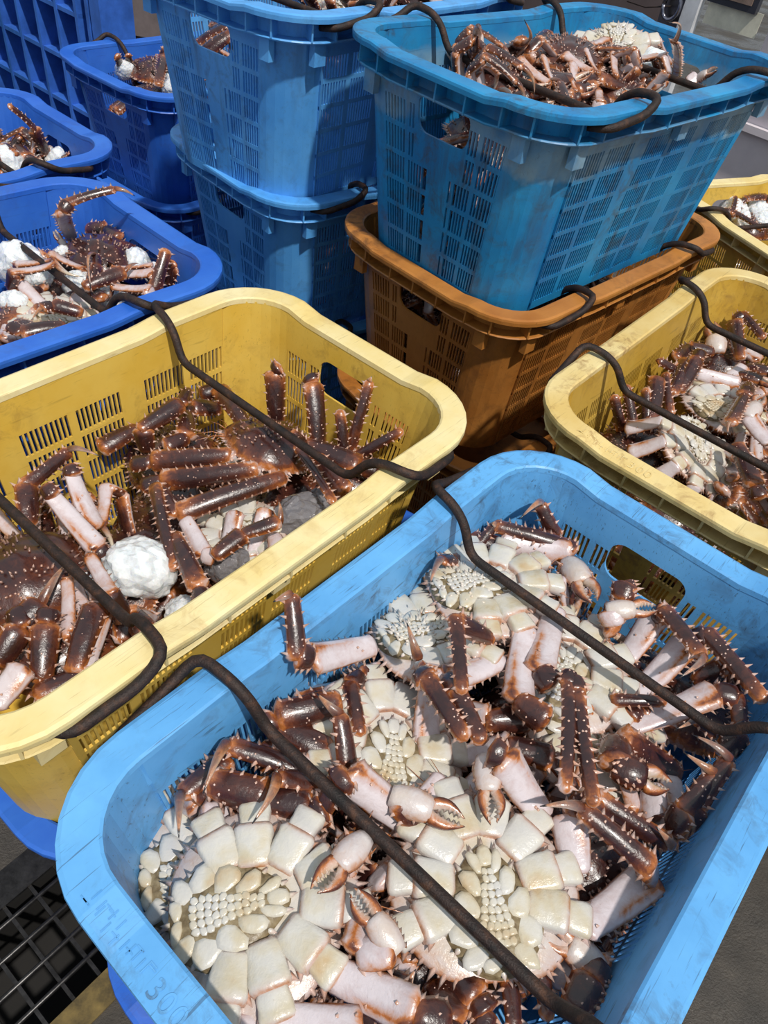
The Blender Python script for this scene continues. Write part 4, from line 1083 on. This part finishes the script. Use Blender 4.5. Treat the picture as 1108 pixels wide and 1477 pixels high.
# crates at the bottom of each stack
def under(key, mat, label, dx=0.0, dy=0.0, dyaw=0.0, bail='flat'):
    x, y, zr, a = CR8[key]
    make_crate(mat, x+dx*math.cos(a)-dy*math.sin(a), y+dx*math.sin(a)+dy*math.cos(a), CH, a+dyaw, label, 'crates at the bottom of the stacks', bail)
under('A', BLUE_V, 'blue crate carrying the light blue front crate')
under('B', BLUE_V, 'vivid blue crate whose rim shows under the yellow crate', dx=.05)
under('E', ORG, 'orange crate at the very bottom, under the other orange crate', dx=-.01, dy=-.03)
under('C', ORG, 'orange-brown crate below the mustard crate')
under('F', BLUE_V, 'blue crate below the vivid blue one with the raised leg')
under('G', BLUE_V, 'blue crate below the one cut by the picture edge')
under('H', BLUE_V, 'blue crate below the deep blue crate before the pallet')
under('I', BLUE_I, 'sky blue crate at the bottom of the three-crate stack')
under('K', YEL2, 'yellow crate below the far yellow one')

# standing blue plastic pallet
PW = flat_mat('blue_pallet_plastic', (.035, .13, .50), .45, 0, .35, 9)
uu = np.array([math.cos(.95), math.sin(.95), 0]); ww = np.array([-uu[1], uu[0], 0])
pr = np.array([-1.235, 2.83, 0.])
pal = empty('plastic_pallet', tuple(pr)); tag(pal, 'vivid blue plastic lattice pallet standing on edge behind the crates', 'pallet')
def pbox(name, s0, s1, z0, z1, t0=0.0, t1=.13, mat=PW):
    mb = MB(); R = np.stack([ww, uu, [0, 0, 1.]], 1)
    mb.box(ww*(s0+s1)/2+uu*(t0+t1)/2+np.array([0, 0, (z0+z1)/2]), (s1-s0, t1-t0, z1-z0), R); return mb.build(name, mat, pal, smooth=False)
PH = 1.15
pbox('backing_panel', 0, 1.15, 0, PH, .10, .13)
for i, s_ in enumerate([0, .075, .15, .285, .43, .575, .72, .865, 1.01, 1.13]): pbox('upright_rib', s_, s_+(.06 if i == 0 else .016), 0, PH, 0, .10)
for z_ in np.arange(0, PH+.01, .165): pbox('cross_rib', .15, 1.15, z_, z_+.014, .004, .10)

# pale truck side behind the teal crate
TR = flat_mat('pale_truck_paint', (.66, .60, .63), .45, 0, .10, 5)
u2 = np.array([math.cos(.88), math.sin(.88), 0]); w2 = np.array([-u2[1], u2[0], 0])
to = u2*3.02
tr = empty('truck_side', tuple(to)); tag(tr, 'pale mauve-grey truck side with ledges and sticker behind the teal crate', 'truck')
def tbox(name, s0, s1, z0, z1, t0, t1, mat=TR, parent=None):
    mb = MB(); R = np.stack([w2, u2, [0, 0, 1.]], 1)
    mb.box(w2*(s0+s1)/2+u2*(t0+t1)/2+np.array([0, 0, (z0+z1)/2]), (s1-s0, t1-t0, z1-z0), R); return mb.build(name, mat, parent or tr, smooth=False)
def tcoord(px, py):
    d = CR*((px-554)/FPX)+CD*((py-738.5)/FPX)+CF; t = (3.02-CAM@u2)/(d@u2); p = CAM+d*t; return p@w2, p[2]
tbox('side_panel', -3.2, 1.2, .35, 1.75, 0, .06)
for (px, py) in ((1060, 92), (1100, 190), (1040, 5)):
    s_, z_ = tcoord(px, py); tbox('ledge', -3.2, 1.2, z_-.012, z_+.012, -.028, 0)
s_, z_ = tcoord(1000, 20); tbox('upright_post', s_-.028, s_+.028, .35, 1.75, -.035, 0, flat_mat('white_post', (.62, .63, .66), .4))
(sa_, za_), (sb_, zb_) = tcoord(1019, 17), tcoord(1096, 37)
st = flat_mat('worn_sticker', (.66, .64, .52), .5, 0, .30, 9); tbox('sticker', min(sa_, sb_), max(sa_, sb_), (za_+zb_)/2-.036, (za_+zb_)/2+.036, -.003, 0, st)
(sa_, za_), (sb_, zb_) = tcoord(1024, 3), tcoord(1094, 18); vf = tbox('dark_frame', min(sa_, sb_), max(sa_, sb_), (za_+zb_)/2, (za_+zb_)/2+.20, -.025, 0, flat_mat('dark_frame', (.03, .03, .04), .4))
tbox('frame_panel', min(sa_, sb_)+.02, max(sa_, sb_)-.02, (za_+zb_)/2+.02, (za_+zb_)/2+.18, -.030, -.02, flat_mat('rusty_panel', (.20, .14, .11), .5, 0, .5, 12), vf)
s_, z_ = tcoord(978, 8); lt = tbox('latch_plate', s_-.05, s_+.05, z_-.06, z_+.07, -.02, 0, flat_mat('latch_steel', (.12, .11, .11), .3, .8))
mb = MB(); cc = w2*s_+u2*-.045+np.array([0, 0, z_]); an = np.linspace(0, 2*math.pi, 17)
mb.tube(np.array([cc+w2*.032*math.cos(a)+np.array([0, 0, .042*math.sin(a)]) for a in an]), .008, 6); mb.build('latch_ring', flat_mat('chrome_ring', (.25, .25, .30), .2, .9), lt)
mb = MB(); s2, z2 = tcoord(905, 2); mb.tube(np.array([cc, (cc+w2*s2+np.array([0, 0, z2]))/2+np.array([0, 0, -.01])+u2*-.02, w2*s2+np.array([0, 0, z2])]), .0025, 5); mb.build('wire', RUST, lt)

# dark wall and teal tank far left
w3 = MB(); pc = np.array([-2.2, 4.6, 0]); w3.box((-1.6, 4.9, .9), (5.5, .1, 1.8)); wb = w3.build('wall_back', flat_mat('dark_brown_wall', (.055, .040, .042), .6, 0, .2, 4), smooth=False); tag(wb, 'dark brown wall far behind the blue crates', 'wall', kind='structure')
b3 = MB(); b3.box((-1.6, 4.83, .34), (5.5, .05, .40)); bb = b3.build('baseboard_back', flat_mat('grey_plinth', (.16, .13, .13), .6), smooth=False); tag(bb, 'grey plinth along the dark wall', 'plinth', kind='structure')
tk = empty('storage_tank', (-2.25, 3.45, 0)); tag(tk, 'teal plastic tank behind the standing pallet', 'tank')
mb = MB(); P = np.array([(0, 0, 0), (0, 0, .02), (0, 0, 1.0), (0, 0, 1.1), (0, 0, 1.16)]); mb.tube(P, [.28, .30, .30, .28, .15], 24); mb.build('tank_body', flat_mat('teal_plastic', (.05, .32, .33), .4), tk)
mb = MB(); mb.tube(np.array([(0, 0, 1.15), (0, 0, 1.19)]), [.13, .12], 16); mb.build('lid', flat_mat('teal_lid', (.04, .25, .26), .4), tk)

# raised lettering moulded into the rim ends
def lettering(key, mat, y300, ystart, zoff=.0005):
    c = CR8[key+'_o']; zt = CH+zoff
    mb = MB(); rng = np.random.default_rng(5)
    cu = bpy.data.curves.new('lettering', 'FONT'); cu.body = '300'; cu.size = .024; cu.extrude = .0003; cu.space_character = 1.15
    t = bpy.data.objects.new('lettering', cu); COL.objects.link(t)
    me = bpy.data.meshes.new_from_object(t.evaluated_get(bpy.context.evaluated_depsgraph_get())); bpy.data.objects.remove(t)
    me.transform(Matrix(((0, 1, 0, -CL/2+.006), (-1, 0, 0, y300), (0, 0, 1, zt), (0, 0, 0, 1))))
    for v_ in me.vertices: v_.co.z = float(dip(np.float64(v_.co.x), np.float64(v_.co.y), v_.co.z))
    o = link('moulded_lettering', me, mat, c)
    # worn, no longer legible strokes in front of the number
    y = ystart
    for k in range(7):
        for q in range(3):
            w, h = (.008, .0012) if rng.random() < .5 else (.0012, .010)
            mb.box((-CL/2+.008+.004+rng.random()*.012, y-rng.random()*.010, zt), (h, w, .0007))
        y -= .0125
    for v_ in mb.v: v_[:, 2] = dip(v_[:, 0], v_[:, 1], v_[:, 2])
    mb.build('worn_lettering', mat, c, smooth=False)
lettering('A', BLUE_A, .070, .160)
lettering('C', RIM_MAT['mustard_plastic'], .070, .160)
